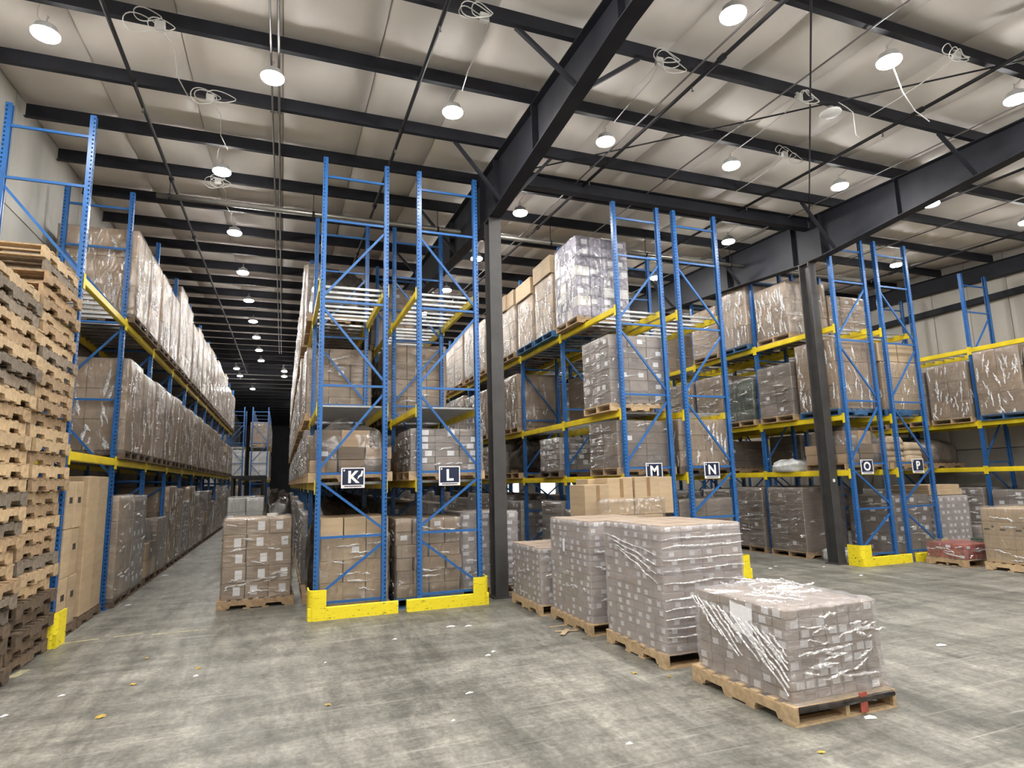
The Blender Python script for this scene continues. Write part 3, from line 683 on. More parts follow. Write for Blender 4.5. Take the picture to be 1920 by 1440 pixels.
def creases(lines, w=.012, name='film_crease'):  # raised film folds, coloured pale to read as glints
    mb = MB()
    for a, b, nrm in lines:
        a, b = Vector(a), Vector(b); nrm = Vector(nrm); d = (b-a).normalized(); sd = nrm.cross(d); n = 10; i0 = len(mb.v)
        for k in range(n+1):
            p = a+(b-a)*k/n + nrm*.008*noise.noise(Vector((k*.9, a.z*9, a.y*7))) + sd*.02*noise.noise(Vector((k*.5, a.y*11, a.z*5)))
            ww = w*(.3+.7*math.sin(math.pi*(k+.3)/(n+.6)))*(1+.9*noise.noise(Vector((a.y*13+k*.3, a.z*17, a.x*5))))
            mb.v += [tuple(p-sd*ww), tuple(p+nrm*.010), tuple(p+sd*ww)]
        for k in range(n):
            for j in range(2): mb.f.append((i0+3*k+j, i0+3*k+j+1, i0+3*k+3+j+1, i0+3*k+3+j))
    return (name, mb.mesh(name, 'film_crease'), (0, 0, 0), 0, [])
def tmpl_creases(h, sd, kind, n=22, lx=None, ly=None):  # random pale folds scattered over the film as painted glints
    lx = lx or LX; ly = ly or LY; r_ = random.Random(sd+h*10); ln = []
    for k in range(n):
        f = r_.choice('xxyX'); z = r_.uniform(PH+.05, h-.06); L_ = r_.uniform(.1, .38)
        w = (ly if f in 'xX' else lx)/2-.05; u = r_.uniform(-w, w)
        if kind == 'v': u2 = max(-w, min(w, u+r_.uniform(-.10, .10))); z2 = max(PH, z-L_)
        else: u2 = max(-w, min(w, u+L_*r_.choice((-1, 1)))); z2 = min(h-.03, max(PH, z+r_.uniform(-.06, .06)))
        if f == 'x': ln.append(((-lx/2-.014, u, z), (-lx/2-.014, u2, z2), (-1, 0, 0)))
        elif f == 'X': ln.append(((lx/2+.014, u, z), (lx/2+.014, u2, z2), (1, 0, 0)))
        else: ln.append(((u, -ly/2-.014, z), (u2, -ly/2-.014, z2), (0, -1, 0)))
    return creases(ln, .022 if kind == 'v' else .014)
LX, LY = 1.16, 1.02          # load footprint in the racks: into the rack, along the aisle
LOOK = {}
def style(name, look):
    def deco(fn): LOOK[name] = (look, fn); return fn
    return deco
@style('tall', 'tall film-wrapped brown cartons')
def _(h, sd): return cartons(2, 2, 3, LX, LY, PH, h-PH, 'kraft', sd, jit=.01) + [('stretch_film', wrap(LX, LY, PH-.05, h, 'film', sd % 3), (0, 0, 0), 0, [])] + [tmpl_creases(h, sd, 'v', 60)]
@style('kraft', 'film-wrapped brown cartons')
def _(h, sd): return cartons(3, 3, 4, LX, LY, PH, h-PH, 'kraft', sd, .15, (.1, .08)) + [('stretch_film', wrap(LX, LY, PH-.05, h, 'film_band', sd % 3), (0, 0, 0), 0, [])] + [tmpl_creases(h, sd, 'h', 44)]
@style('labels', 'grey wrapped cartons with labels')
def _(h, sd): return cartons(3, 3, 6, LX, LY, PH, h-PH, 'carton_grey', sd, .7, (.11, .08)) + [('stretch_film', wrap(LX, LY, PH-.05, h, 'film_band', sd % 3), (0, 0, 0), 0, [])] + [tmpl_creases(h, sd, 'h', 34)]
@style('topbox', 'wrapped cartons under loose boxes')
def _(h, sd): return cartons(2, 2, 3, LX-.06, LY-.06, PH, h-PH-.42, 'kraft_light', sd) + [('stretch_film', wrap(LX-.06, LY-.06, PH-.05, h-.42, 'film', sd % 3), (0, 0, 0), 0, [])] + cartons(2, 2, 1, LX+.02, LY-.02, h-.415, .41, 'kraft_light', sd+1, jit=.02) + [tmpl_creases(h-.45, sd, 'v', 40, LX-.06, LY-.06)]
@style('print', 'lilac printed cartons in film')
def _(h, sd): return cartons(4, 4, 8, LX, LY, PH, h-PH, 'carton_purple', sd, .5, (.13, .10), mats=['carton_purple']*7+['carton_white']) + [('stretch_film', wrap(LX, LY, PH-.05, h, 'film', sd % 3), (0, 0, 0), 0, [])] + [tmpl_creases(h, sd, 'v', 44)]
@style('plain', 'bare brown cartons without film')
def _(h, sd): return cartons(2, 3, 3, LX, LY, PH, h-PH, 'kraft', sd, .1, (.1, .07), tape=True)
@style('darkc', 'dark brown cartons')  # cartons in the darker kraft tone
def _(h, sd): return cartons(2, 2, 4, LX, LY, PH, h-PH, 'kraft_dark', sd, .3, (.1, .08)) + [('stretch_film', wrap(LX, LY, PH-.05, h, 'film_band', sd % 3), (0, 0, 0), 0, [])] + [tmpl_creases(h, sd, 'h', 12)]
@style('lump', 'slumped brown wrapped bundle')
def _(h, sd): return [('wrapped_bundle', lump(LX-.05, LY-.02, h-PH, 'bundle', sd % 5), (0, 0, PH), 0, [])] + [('stretch_film', lump(LX, LY+.02, h-PH+.02, 'film', sd % 5, 'stretch_film'), (0, 0, PH-.005), 0, [])]
@style('heap', 'uneven wrapped carton heap')
def _(h, sd):
    rg_ = random.Random(sd+40); hh = h-PH; out = cartons(3, 3, 2, LX, LY, PH, hh*.55, 'kraft', sd, .2, (.1, .07), .012, mats=['kraft', 'kraft', 'kraft_dark'])
    for k in range(4):
        out.append(('carton', carton(.42, .34, hh*.38, rg_.choice(['kraft', 'kraft_dark'])), (-.3+.36*(k % 2)+rg_.uniform(-.03, .03), -.28+.5*(k//2)+rg_.uniform(-.05, .05), PH+hh*.55+.002), rg_.uniform(-.2, .2), []))
    return out + [('stretch_film', lump(LX+.08, LY+.08, hh+.03, 'film', sd % 5, 'stretch_film'), (0, 0, PH-.005), 0, [])]
@style('dark', 'dark plastic-wrapped bundle')
def _(h, sd): return [('wrapped_bundle', lump(LX-.05, LY-.02, h-PH, 'plastic_dark', sd % 5), (0, 0, PH), 0, [])]
@style('sack', 'kraft paper sacks heaped and wrapped')
def _(h, sd):
    rg = random.Random(sd); out = []; sk = lump(.62, .46, .17, 'paper_sack', 1, 'sack', .55, .06, 20, 7)
    nl = int((h-PH)/.14)
    for k in range(nl):
        for i in range(2):
            for j in range(2):
                if k == nl-1 and (i+j) % 2: continue
                out.append(('sack', sk, (-.27+.54*i+rg.uniform(-.02, .02), -.24+.48*j+rg.uniform(-.02, .02), PH+k*.13), rg.uniform(-.05, .05), []))
    return out
@style('white', 'white wrapped block')
def _(h, sd): return cartons(2, 2, 4, LX, LY, PH, h-PH, 'carton_white', sd) + [('stretch_film', wrap(LX, LY, PH-.05, h, 'film_band', sd % 3), (0, 0, 0), 0, [])] + [tmpl_creases(h, sd, 'h', 34)]
@style('green', 'dark green wrapped goods')
def _(h, sd): return cartons(2, 3, 4, LX-.04, LY-.06, PH, h-PH-.04, 'carton_green', sd, .1, jit=.02) + [('stretch_film', wrap(LX, LY, PH-.05, h, 'film', 1, 14, 14, .02, .12, True), (0, 0, 0), 0, []), tmpl_creases(h, 5, 'h', 44)]
_spec = {}
def put(parent, specs):
    for s in specs:
        o = obj(s[0], s[1], parent, s[2], (0, 0, s[3]))
        if s[0] == 'film_crease': o['kind'] = 'stuff'
        for kd in s[4]: obj(kd[0], kd[1], o, kd[2])
LVN = {0: 'floor level', 1: 'lowest shelf', 2: 'middle shelf', 3: 'top shelf'}
count = {}
def load(row, lev, slot, st, h, dy=0, dx=0, pal='wood_mid'):
    """slot 0,1 = first bay, 2,3 = second bay ..."""
    r = ROWS[row]; b, s = divmod(slot, 2)
    z = 0 if lev == 0 else r['lv'][lev-1]
    y = r['y'] + (b+.5)*PITCH + (-.555 if s == 0 else .555) + dy
    key = (st, round(h, 2), slot % 3); look, fn = LOOK[st]
    if key not in _spec: _spec[key] = fn(h, slot % 3)
    nl = len(r['lv']); nm = r.get('nm', 'rack ' + row)
    lv = 'floor level' if lev == 0 else ('top shelf' if lev == nl else ('lowest shelf' if lev == 1 else 'middle shelf'))
    c = count[(row, lev)] = count.get((row, lev), 0)+1
    t = thing('pallet_load', '%s, %s, %s load along %s' % (look, lv, ORD[c], nm), 'pallet load', (r['x']+DEP/2+dx, y, z), 0, 'pallet loads in ' + nm)
    obj('pallet', joined_pallet(1.02, 1.2, pal), t, (0, 0, 0), (0, 0, math.pi/2))
    put(t, _spec[key])
rg = random.Random(11)
# wall rack behind the pallet stacks
HT = [1.6, 1.6, 1.62, 1.58, 2.08, 1.95, 1.72, 1.9, 1.85, 1.95, 2.0, 1.9, 2.05, 1.95, 1.9, 2.1, 1.75, 1.8, 1.7, 1.8]
for s in range(2, 22): load('A', 2, s, 'tall' if s < 6 else rg.choice(['tall', 'tall', 'kraft']), HT[s-2], pal='wood_dark')
for s in range(2, 22): load('A', 1, s, 'tall' if s < 4 else rg.choice(['tall', 'kraft', 'topbox', 'tall']), [1.62, 1.6, 1.64, 1.58][s % 4] if s < 16 else 1.45, pal='wood_dark')
HF = [1.72, 1.7, 1.3, 1.2, 1.86, 1.8, 1.47, 1.86, 1.6, 1.7]
for s in range(2, 22): load('A', 0, s, ['kraft', 'labels', 'heap', 'darkc', 'tall', 'kraft', 'labels', 'tall'][(s-2) % 8], HF[(s-2) % 10], pal='wood_dark')
# rack K
load('K', 1, 0, 'heap', .80, pal='wood_fresh'); load('K', 1, 1, 'kraft', .75)
load('K', 2, 2, 'kraft', 1.35); load('K', 2, 3, 'kraft', 1.5); load('K', 3, 2, 'dark', 1.1); load('K', 3, 3, 'darkc', 1.5)
for s in range(4, 22):
    load('K', 3, s, rg.choice(['tall', 'kraft', 'tall']), rg.choice([1.7, 1.9, 1.6]), dx=-.04)
for s in range(4, 22): load('K', 2, s, rg.choice(['tall', 'kraft', 'labels']), rg.choice([1.5, 1.6, 1.4]), dx=-.04)
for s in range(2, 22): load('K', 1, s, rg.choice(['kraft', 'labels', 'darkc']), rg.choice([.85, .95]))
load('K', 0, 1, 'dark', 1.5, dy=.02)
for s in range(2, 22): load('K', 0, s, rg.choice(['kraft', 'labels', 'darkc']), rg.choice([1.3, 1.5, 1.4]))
# rack L
load('L', 1, 0, 'labels', .78, pal='wood_fresh'); load('L', 1, 1, 'heap', .8)
load('L', 2, 2, 'kraft', 1.5); load('L', 2, 3, 'darkc', 1.4)
for s in range(4, 14): load('L', 2, s, rg.choice(['kraft', 'darkc']), 1.4)
for s in range(4, 14): load('L', 3, s, rg.choice(['kraft', 'tall']), 1.5)
for s in range(2, 14): load('L', 1, s, rg.choice(['kraft', 'darkc', 'heap']), .85)
for s in range(2, 14): load('L', 0, s, rg.choice(['kraft', 'darkc', 'labels']), 1.4)
# rack M
load('M', 3, 1, 'print', 1.78, dx=-.06, dy=-.02); load('M', 2, 0, 'labels', 1.36, dx=-.05, pal='wood_fresh'); load('M', 1, 0, 'darkc', .95, dx=.03)
load('M', 3, 2, 'topbox', 1.85, dx=-.05, pal='wood_blue'); load('M', 3, 3, 'topbox', 1.72, dx=-.05, pal='wood_blue'); load('M', 3, 4, 'topbox', 1.78, dx=-.05)
load('M', 3, 5, 'print', 1.7, dx=-.05)
for s in range(6, 18): load('M', 3, s, rg.choice(['tall', 'topbox', 'kraft']), rg.choice([1.6, 1.75]), dx=-.05)
load('M', 2, 4, 'tall', 1.45)
for s in range(5, 18): load('M', 2, s, rg.choice(['tall', 'kraft', 'labels']), rg.choice([1.4, 1.55]), dx=-.04)
load('M', 1, 2, 'labels', .82, pal='wood_dark'); load('M', 1, 4, 'dark', .9)
for s in range(5, 18): load('M', 1, s, rg.choice(['kraft', 'darkc', 'heap']), .9)
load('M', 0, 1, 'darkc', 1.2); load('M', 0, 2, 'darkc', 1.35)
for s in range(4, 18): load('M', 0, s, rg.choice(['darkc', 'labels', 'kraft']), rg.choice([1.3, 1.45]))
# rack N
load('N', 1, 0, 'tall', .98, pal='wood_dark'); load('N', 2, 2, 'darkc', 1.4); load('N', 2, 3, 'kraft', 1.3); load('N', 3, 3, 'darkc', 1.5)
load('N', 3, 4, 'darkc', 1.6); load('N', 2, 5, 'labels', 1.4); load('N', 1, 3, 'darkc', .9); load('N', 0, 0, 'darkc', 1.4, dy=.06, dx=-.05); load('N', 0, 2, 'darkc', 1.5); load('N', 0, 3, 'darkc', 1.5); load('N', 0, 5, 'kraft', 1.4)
for s in range(7, 13): load('N', 3, s, 'tall', 1.6)
# rack O
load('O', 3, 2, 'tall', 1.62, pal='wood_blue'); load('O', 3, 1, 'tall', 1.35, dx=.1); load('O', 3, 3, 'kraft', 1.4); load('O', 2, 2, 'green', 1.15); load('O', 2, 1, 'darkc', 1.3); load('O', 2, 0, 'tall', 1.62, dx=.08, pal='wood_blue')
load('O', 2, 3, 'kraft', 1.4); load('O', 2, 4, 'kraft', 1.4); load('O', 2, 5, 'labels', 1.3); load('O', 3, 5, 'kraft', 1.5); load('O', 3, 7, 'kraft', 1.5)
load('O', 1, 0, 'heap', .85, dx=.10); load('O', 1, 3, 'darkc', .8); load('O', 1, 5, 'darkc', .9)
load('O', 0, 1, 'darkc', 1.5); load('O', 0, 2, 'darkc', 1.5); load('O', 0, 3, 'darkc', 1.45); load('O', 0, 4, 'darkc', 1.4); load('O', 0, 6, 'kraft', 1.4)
# rack P
load('P', 2, 0, 'topbox', 1.6, dx=.06, pal='wood_blue'); load('P', 1, 0, 'sack', .82); load('P', 2, 2, 'kraft', 1.4); load('P', 2, 3, 'labels', 1.3); load('P', 3, 1, 'kraft', 1.1); load('P', 3, 3, 'kraft', 1.5); load('P', 1, 2, 'darkc', .9); load('P', 1, 4, 'kraft', .9)
load('P', 0, 0, 'labels', 1.3, dy=.08, dx=-.05); load('P', 0, 2, 'darkc', 1.5); load('P', 0, 4, 'kraft', 1.4); load('P', 2, 5, 'darkc', 1.4)
# rack at the panelled wall (its third frame carries the visible post)
load('Q', 2, 2, 'kraft', 1.6, pal='wood_blue'); load('Q', 2, 3, 'tall', 1.72, pal='wood_blue'); load('Q', 2, 4, 'tall', 1.55, pal='wood_fresh'); load('Q', 2, 5, 'darkc', 1.45); load('Q', 2, 6, 'darkc', 1.4)
load('Q', 1, 5, 'lump', .75); load('Q', 1, 6, 'kraft', .9); load('Q', 1, 8, 'kraft', .9); load('Q', 0, 3, 'labels', 1.3); load('Q', 0, 4, 'labels', 1.35); load('Q', 0, 5, 'darkc', 1.2); load('Q', 0, 6, 'labels', 1.3); load('Q', 0, 8, 'kraft', 1.3); load('Q', 3, 7, 'kraft', 1.5); load('Q', 3, 9, 'kraft', 1.6)
# far racks
load('F', 1, 0, 'white', 1.9); load('F', 0, 0, 'kraft', 1.9); load('G', 2, 0, 'kraft', 1.55); load('G', 1, 0, 'white', 1.8)
for s in (2, 4, 6): load('G', 1, s, 'kraft', 1.8); load('G', 2, s, 'tall', 1.6); load('G', 0, s, 'kraft', 1.7)

# ------------------------------------------------------------------ loads standing on the floor
def floor_load(label, x0, x1, y0, y1, specs, pal='wood_fresh', turn=False, rz=0., name='pallet_load'):
    X, Y = x1-x0, y1-y0
    t = thing(name, label, 'pallet load', ((x0+x1)/2, (y0+y1)/2, 0), rz)
    pcs = pallet_pieces(Y, X, pal, random.Random(int(x0*100))) if turn else pallet_pieces(X, Y, pal, random.Random(int(x0*100)))
    a = math.pi/2 if turn else 0
    p = obj('pallet', pcs[1][1], t, (0, 0, pcs[1][2][2]), (0, 0, a))
    for i, (nm, me, lc) in enumerate(pcs):
        if i != 1: obj(nm, me, p, (lc[0], lc[1], lc[2]-pcs[1][2][2]))
    put(t, specs); return t
# nearest load: slumped at its front edge
def lean(x, y, z):
    k = max(0, 1-z/.42)**1.3
    return (.07*k if x > 0 else 0., -.05*k if y < 0 else 0.)
sp = cartons(7, 7, 9, .90, 1.06, PH, .655, 'carton_tan', 21, .42, (.075, .055), .004)
sp = [(n_, me, (l[0]+(.04*max(0, 1-(l[2]-.05)/.42) if l[0] > .3 else 0), l[1], l[2]), rz, kd) for n_, me, l, rz, kd in sp]
sp.append(('stretch_film', wrap(.93, 1.10, PH-.03, .80, 'film_hero', 4, 46, 44, .013, .12, True, lean), (0, 0, 0), 0, []))
sp.append(('delivery_note', MB().quad((-.482, -.2, .52), (-.482, .06, .56), (-.475, .06, .78), (-.475, -.2, .75)).mesh('delivery_note', 'label'), (0, 0, 0), 0, []))
r3 = random.Random(8); cl = []
for k in range(15):
    y = .56-.07*k+r3.uniform(-.03, .03); z = .76-.02*r3.random()-.01*k; ln = r3.uniform(.35, .8)
    y2 = max(-.56, y-.75*ln); z2 = z-(y-y2)*.8
    if z2 > .16: cl.append(((-.49, y, z), (-.49, y2, z2), (-1, 0, 0)))
for k in range(20):
    z = r3.uniform(.2, .74); x = r3.uniform(-.45, .2); l_ = r3.uniform(.15, .4); sl = .035*max(0, 1-z/.42)
    cl.append(((x, -.575-sl, z), (x+l_, -.575-sl, z+r3.uniform(-.05, .08)), (0, -1, 0)))
for k in range(42):
    a = r3.uniform(0, 3.1); x, y = r3.uniform(-.4, .4), r3.uniform(-.45, .45); l_ = r3.uniform(.1, .3)
    cl.append(((x, y, .825), (x+l_*math.cos(a), y+l_*math.sin(a), .825), (0, 0, 1)))
sp.append(creases(cl))
nl = floor_load('low film-wrapped load of small cartons with paper note and crumpled film top', 3.53, 4.54, 3.74, 4.94, sp)
obj('red_strap', MB().box(.12, .19, -.615, -.605, .02, .16).mesh('red_strap', 'carton_red'), nl)
obj('dark_film_tail', MB().tube([(-.47, -.6, .115), (-.1, -.61, .11), (.3, -.605, .115), (.48, -.6, .11)], .022, 8).mesh('dark_film_tail', 'plastic_dark'), nl)
def small_stack(nz, z1, seed, lx=.97, ly=1.14, nx=4, ny=6, film='film_hazy', lab=.8):
    return cartons(nx, ny, nz, lx, ly, PH, z1-PH, 'carton_tan', seed, lab, (.06, .045), .004) + [('stretch_film', wrap(lx, ly, PH-.02, z1-.02, film, seed, 26, 30, .008, .10), (0, 0, 0), 0, [])]
bl = [((-.49, -.592, z), (.49, -.592, z+.015), (0, -1, 0)) for z in (.28, .36, .45, .54, .63, .78, .9, 1.0, 1.12, 1.2)] + [((-.505, .5-.1*k, 1.2-.05*k), (-.505, -.5, 1.05-.09*k), (-1, 0, 0)) for k in range(4)]  # pale fold strips painting the bright band edges on the film
floor_load('tall hazy film-wrapped load of flat cartons behind the low crumpled load', 3.48, 4.5, 5.27, 6.43, small_stack(15, 1.34, 31) + [creases(bl, .010)])
floor_load('tall hazy film-wrapped load with white slip beside the brown box load', 3.42, 4.42, 6.67, 7.83, small_stack(15, 1.31, 33, .95, 1.12) + [tmpl_creases(1.28, 3, 'h', 16, .96, 1.13), ('slip', plate(.002, .06, .16, 'label', 'slip'), (-.50, .1, .98), 0, [])])
floor_load('shorter hazy film-wrapped load next to the dark column', 3.32, 4.3, 7.93, 9.05, small_stack(9, .89, 35, .94, 1.08) + [tmpl_creases(.86, 4, 'h', 14, .95, 1.09)])
floor_load('pallet of large brown boxes behind the wrapped floor loads', 4.34, 5.42, 8.0, 9.0, cartons(3, 2, 3, 1.06, .95, PH, 1.12, 'kraft_light', 41) + [('carton', carton(.425, .42, hh, 'kraft_light'), (-.56+.44*k, -.18+.03*(k % 2), 1.262), rz_, [('tape', plate(.06, .002, hh*.5, 'tape', 'tape'), (.02, -.2115, hh*.72))]) for k, hh, rz_ in ((0, .46, .10), (1, .55, -.03), (2, .56, .02))] + [('carton', carton(.25, .42, .55, 'kraft_light'), (.655, -.17, 1.262), 0, []), ('carton', carton(.9, .42, .54, 'kraft_light'), (.0, .27, 1.262), 0, [])] + [('stretch_film', wrap(1.1, .98, .95, 1.5, 'film', 2, 12, 10), (0, 0, 0), 0, [])])
# load in the mouth of the K aisle
floor_load('wrapped brown carton load with white labels standing in the rack K aisle', -.87, .22, 10.45, 11.45, cartons(3, 3, 5, .98, .94, PH, 1.19, 'kraft', 51, .95, (.10, .13), .012) + [('stretch_film', wrap(.99, .95, PH-.03, 1.33, 'film_band', 6, 24, 30, .012), (0, 0, 0), 0, []), tmpl_creases(1.33, 8, 'h', 60, 1.0, .96), ('tape_roll', fixn(MB().lathe([(.05, 0), (.09, 0), (.09, .05), (.05, .05)], 16).mesh('tape_roll', 'carton_white')), (.2, -.2, 1.335), 0, [])], 'wood_mid', True, .03)
# first bay floor loads of racks K, L, P and the wall rack
floor_load('tan cartons with slack film on the floor inside rack K end frame', .52, 1.52, 9.30, 10.36, cartons(3, 3, 4, .96, 1.0, PH, 1.2, 'kraft_light', 61, .1, (.1, .07), .006) + [('stretch_film', wrap(.97, 1.01, PH-.03, 1.1, 'film', 1, 16, 16, .02), (0, 0, 0), 0, []), tmpl_creases(1.1, 2, 'h', 26, .98, 1.02)], 'wood_mid')
jm = []
r2 = random.Random(5)
for k in range(6):
    for i in range(4):
        for j in range(3):
            if 0 < i < 3 and j == 1 and k < 5: continue
            jm.append(('carton', carton(.235, .30, .185, 'kraft'), (-.37+.247*i+r2.uniform(-.015, .015), -.33+.33*j+r2.uniform(-.02, .02), PH+.19*k), r2.uniform(-.06, .06), [('label', plate(.1, .002, .07, 'label'), (0, -.151, .1))] if k > 3 and r2.random() < .5 else []))
jm.append(tmpl_creases(1.25, 9, 'h', 50, 1.03, 1.05))
jm.append(('stretch_film', wrap(1.02, 1.04, PH-.03, PH+1.14, 'film', 0, 18, 18, .02), (0, 0, 0), 0, []))
floor_load('jumbled wrapped brown cartons on the floor inside rack L end frame', 1.62, 2.62, 9.30, 10.40, jm, 'wood_blue')
floor_load('grey wrapped cartons with white labels on the floor between rack L and column', 2.72, 3.72, 9.75, 10.85, cartons(4, 4, 10, .98, 1.05, PH, 1.16, 'carton_grey', 71, .75, (.1, .06)) + [('stretch_film', wrap(.99, 1.06, PH-.02, 1.3, 'film_hazy', 2, 16, 20), (0, 0, 0), 0, []), tmpl_creases(1.28, 12, 'h', 16, 1.0, 1.07)])
floor_load('tall tan cartons stacked on the floor inside the wall rack end frame', -3.45, -2.5, 9.2, 10.0, cartons(2, 2, 3, .92, .66, PH, 1.8, 'kraft_light', 81, 0, jit=.012, print_=True), 'wood_dark')
floor_load('tall plain tan cartons against the second frame of the wall rack', -3.45, -2.5, 10.08, 11.2, cartons(1, 2, 1, .94, 1.05, PH, 1.88, 'kraft_light', 83, 0, jit=.004), 'wood_dark')
# low red load and tan box load near rack P
floor_load('low wrapped load of red printed packs beside rack P', 11.98, 12.95, 8.05, 8.85, cartons(4, 3, 3, .93, .76, PH, .27, 'carton_red', 91, .3, (.09, .05)) + [('stretch_film', wrap(.94, .77, PH-.02, .43, 'film', 1, 20, 10, .014, .12, True), (0, 0, 0), 0, []), tmpl_creases(.42, 6, 'h', 24, .95, .78), ('carton', carton(.22, .2, .05, 'carton_green'), (.33, -.12, .425), .2, [])], 'wood_mid')
def dot_cartons():
    out = []
    for k in range(4):
        for i in range(4):
            for j in range(4):
                if 0 < i < 3 and 0 < j < 3 and k < 3: continue
                kids = []
                if k == 2 and j == 0: kids = [('printed_dot', fixn(MB().tube([(0, 0, 0), (0, .002, 0)], .022, 12).mesh('printed_dot', 'ink')), (-.06, -.132, .15)), ('print', plate(.09, .002, .03, 'ink', 'print'), (.05, -.131, .10)), ('print', plate(.07, .002, .03, 'ink', 'print'), (.05, -.131, .17))]
                if k == 2 and i == 0: kids += [('printed_dot', fixn(MB().tube([(0, 0, 0), (.002, 0, 0)], .022, 12).mesh('printed_dot', 'ink')), (-.132, -.05, .15)), ('print', plate(.002, .09, .03, 'ink', 'print'), (-.131, .05, .10))]
                out.append(('carton', carton(.258, .258, .236, 'kraft_light'), (-.39+.26*i, -.39+.26*j, PH+.24*k), 0, kids))
    return out
floor_load('tall pale carton load with printed dots beside the low red load', 12.12, 13.2, 6.75, 7.85, dot_cartons() + [('stretch_film', wrap(1.05, 1.05, PH+.05, PH+.97, 'film', 2, 16, 12, .012, .1, True), (0, 0, 0), 0, []), tmpl_creases(1.05, 7, 'h', 14, 1.06, 1.06), ('paper_sheet', MB().quad((-.35, -.3, 1.125), (-.12, -.36, 1.2), (-.08, -.16, 1.2), (-.3, -.1, 1.125)).mesh('paper_sheet', 'label'), (0, 0, .0), 0, [])], 'wood_fresh')
floor_load('dark bottle packs under film at the aisle side of rack P', 13.15, 14.3, 9.4, 10.5, cartons(6, 6, 8, 1.1, 1.05, PH, 1.1, 'carton_grey', 95, .9, (.08, .06)) + [('stretch_film', wrap(1.11, 1.06, PH, 1.24, 'film_hazy', 3, 16, 16), (0, 0, 0), 0, []), ('carton', carton(1.05, .9, .12, 'kraft_light'), (0, 0, 1.262), 0, []), ('carton', carton(1.0, .85, .1, 'kraft_light'), (.02, .02, 1.383), 0, [])], 'wood_mid')
floor_load('low wrapped grey load in the aisle between rack P and the wall rack', 14.36, 15.36, 8.6, 9.6, cartons(3, 3, 3, .96, .96, PH, .42, 'carton_grey', 97, .3) + [('stretch_film', wrap(.97, .97, PH, .56, 'film', 1, 12, 8, .012, .1, True), (0, 0, 0), 0, [])], 'wood_mid')
# cardboard wedge and white sheeting in the foot of rack O
tag(obj('cardboard_wedge', fixn(MB().prism([(-.2, 0), (.22, 0), (.1, .3), (-.05, .3)], 'x', -.15, .15).mesh('cardboard_wedge', 'kraft_light')), None, (11.0, 9.5, .0), (0, 0, math.pi/2)), 'folded tan cardboard wedge on the floor inside rack O', 'cardboard')
tag(obj('plastic_sheet', lump(.9, .62, .22, 'sheet_white', 4, 'plastic_sheet'), None, (11.15, 10.03, 0)), 'crumpled white plastic sheeting on the floor inside rack O', 'plastic sheet')
tag(obj('plastic_sheet', lump(.8, .95, .26, 'sheet_white', 3, 'plastic_sheet'), None, (10.95, 10.95, 1.85)), 'crumpled white plastic sheeting on the lowest shelf of rack O', 'plastic sheet')

# ------------------------------------------------------------------ forklift far down the aisle
fk = thing('forklift', 'black forklift with overhead guard parked down the rack K aisle', 'forklift', (-.9, 20.3, 0))
obj('chassis', fixn(MB().prism([(-.9, .15), (.75, .15), (.75, .55), (.35, .62), (.2, .55), (-.3, .55), (-.45, .95), (-1.0, .98), (-1.05, .4)], 'x', -.48, .48).mesh('chassis', 'black')), fk)
obj('engine_hood', MB().box(-.38, .38, -.85, -.25, .9, 1.05).mesh('engine_hood', 'fork_yellow'), fk)
obj('seat', MB().box(-.24, .24, -.7, -.25, 1.05, 1.15).box(-.24, .24, -.78, -.68, 1.1, 1.55).mesh('seat', 'black'), fk)
for sx in (-1, 1):
    obj('guard_post', MB().bar((sx*.45, .35, .6), (sx*.43, .15, 2.05), .06, .06).mesh('guard_post', 'black'), fk); obj('guard_post', MB().bar((sx*.45, -.85, .9), (sx*.43, -.75, 2.05), .06, .06).mesh('guard_post', 'black'), fk)
    obj('mast_rail', MB().box(sx*.33-.04, sx*.33+.04, .85, .97, .08, 2.15).mesh('mast_rail', 'black'), fk)
    obj('fork', MB().box(sx*.25-.05, sx*.25+.05, 1.0, 2.05, .9, .94).box(sx*.25-.05, sx*.25+.05, 1.0, 1.04, .9, 1.4).mesh('fork', 'black'), fk)
    for y, r_ in ((.55, .26), (-.7, .22)): obj('wheel', MB().tube([(sx*.5-.09, y, r_), (sx*.5+.09, y, r_)], r_, 18).mesh('wheel', 'black'), fk)
obj('overhead_guard', MB().box(-.47, .47, -.8, .2, 2.05, 2.1).mesh('overhead_guard', 'black'), fk)
for k in range(6): obj('guard_bar', MB().box(-.45, .45, -.75+k*.17, -.71+k*.17, 2.1, 2.13).mesh('guard_bar', 'black'), fk)
obj('mast_crossbar', MB().box(-.37, .37, .87, .95, 2.0, 2.1).mesh('mast_crossbar', 'black'), fk)
tag(obj('plastic_heap', lump(.78, .9, 1.5, 'plastic_dark', 3, 'plastic_heap'), None, (-.07, 17.2, 0)), 'black plastic-wrapped heap behind the labelled aisle load', 'wrapped heap')
floor_load('white wrapped block load in front of the forklift', -1.3, -.42, 17.5, 18.4, cartons(2, 2, 4, .84, .86, PH, 1.38, 'carton_white', 99, jit=.02) + [('stretch_film', wrap(.86, .88, PH, 1.54, 'film', 1, 14, 14, .02, .1, True), (0, 0, 0), 0, [])], 'wood_mid')

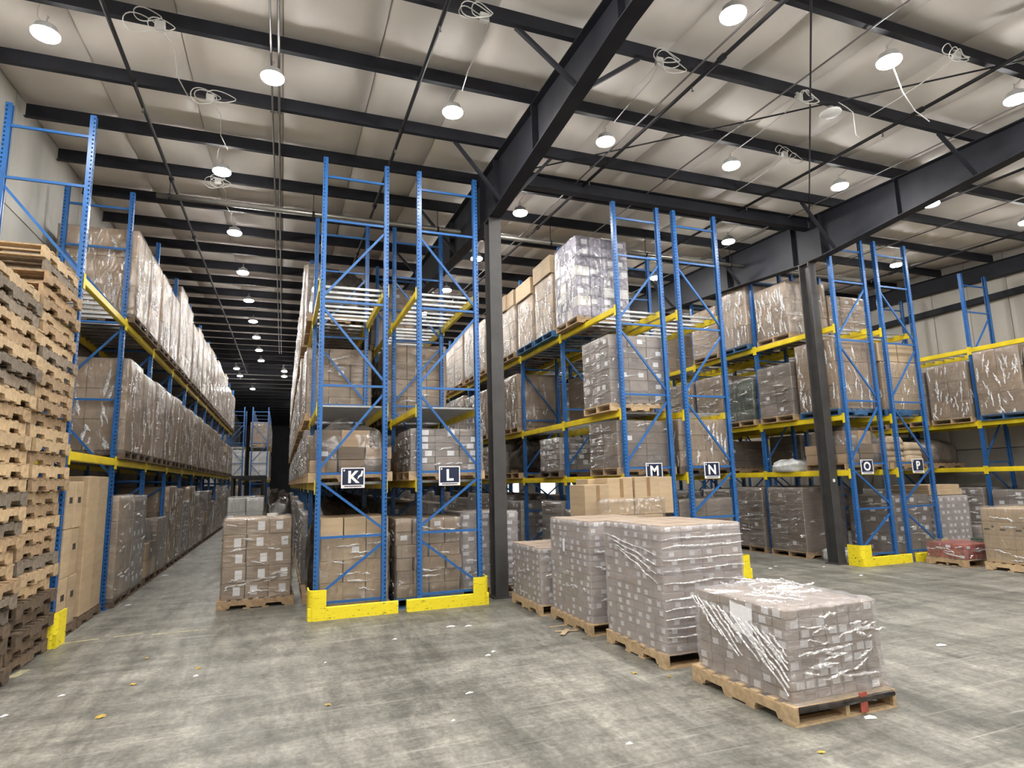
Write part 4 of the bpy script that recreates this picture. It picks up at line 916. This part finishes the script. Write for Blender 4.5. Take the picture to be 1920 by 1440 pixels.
# ------------------------------------------------------------------ floor markings and litter
def flo(x, y, z=0.):
    """floor point under a pixel of the photograph"""
    d = rr*((x-960)/F_PX) + uu*((720-y)/F_PX) + fw; t = (z-CAM_H)/d.z; return Vector((0, 0, CAM_H)) + d*t
for i, (a, b, wd) in enumerate((((108, 1208), (186, 1198), .06), ((213, 1195), (268, 1187), .05), ((285, 1190), (388, 1180), .055), ((18, 1272), (50, 1256), .10))):
    p, q = flo(*a), flo(*b); n = (q-p).cross(Vector((0, 0, 1))).normalized()*wd/2
    tag(obj('floor_line', MB().quad(p-n+Vector((0, 0, .002)), q-n+Vector((0, 0, .002)), q+n+Vector((0, 0, .002)), p+n+Vector((0, 0, .002))).mesh('floor_line', 'line')), 'worn yellow painted floor line ' + ['ending at the yellow guard by the pallets', 'in short middle fragment of the aisle mouth', 'longest fragment in front of the aisle load', 'beside the foot of the pallet stacks'][i], 'floor line')
leafp = [(0, -1), (.35, -.5), (.8, -.55), (.55, 0), (.9, .4), (.3, .45), (0, 1), (-.35, .4), (-.85, .5), (-.5, -.05), (-.75, -.6), (-.3, -.45)]
for i, (x, y, s) in enumerate(((188, 1345, .055), (248, 1284, .04), (372, 1254, .04), (615, 1323, .035), (275, 1235, .03), (1190, 1263, .035), (1255, 1270, .03), (1095, 1197, .03), (1540, 1412, .03))):
    p = flo(x, y); mb = MB(); r_ = random.Random(i)
    mb.v = [(0, 0, .012)] + [(u*s*r_.uniform(.7, 1.1), v*s*r_.uniform(.6, 1.1), r_.uniform(.003, .014)) for u, v in leafp]; n = len(leafp)
    mb.f = [(0, k+1, (k+1) % n+1) for k in range(n)]
    tag(obj('fallen_leaf', mb.mesh('fallen_leaf', 'leaf'), None, p, (0, 0, i*1.3)), 'small dry yellow leaf lying on the concrete floor', 'leaf', 'dry leaves on the floor')
for i, (x, y, s) in enumerate(((845, 1175, .06), (878, 1174, .05), (915, 1229, .03), (925, 1222, .03), (1632, 1346, .05), (610, 1243, .02), (367, 1268, .025), (880, 1300, .04), (1765, 1210, .06), (310, 1079, .08), (240, 1135, .05), (115, 1305, .03), (820, 1141, .04), (740, 1199, .03), (1445, 1066, .06), (1455, 1062, .05), (1545, 1063, .04), (1615, 1079, .07), (8, 1343, .03), (1180, 1395, .025), (1410, 1312, .03), (850, 1352, .02))):
    p = flo(x, y); r_ = random.Random(i+50); a, b = s, s*r_.uniform(.25, .6)
    mb = MB(); mb.v = [(-a, -b, .002), (a*.8, -b*.8, .004), (a, b, .002), (.1*a, b*.9, .012), (-a*.8, b*.7, .003)]; mb.f = [(0, 1, 3), (1, 2, 3), (0, 3, 4)]
    tag(obj('paper_scrap', mb.mesh('paper_scrap', 'label'), None, p, (0, 0, r_.uniform(-.6, .6))), 'small white paper scrap lying on the concrete floor', 'litter', 'paper scraps on the floor')
for i, (x, y, a) in enumerate(((1048, 1174, .1), (1062, 1184, -.25), (1058, 1187, .9))):
    tag(obj('cardboard_strip', MB().box(-.14, .14, -.02-.01*i, .02, 0, .006).mesh('cardboard_strip', 'kraft_light'), None, flo(x, y)+Vector((0, 0, .006*i)), (0, 0, a)), ['torn tan cardboard strip flat beside the hazy floor load', 'torn tan cardboard strip lying across another strip', 'short tan cardboard strip pointing at the pallet'][i], 'litter')
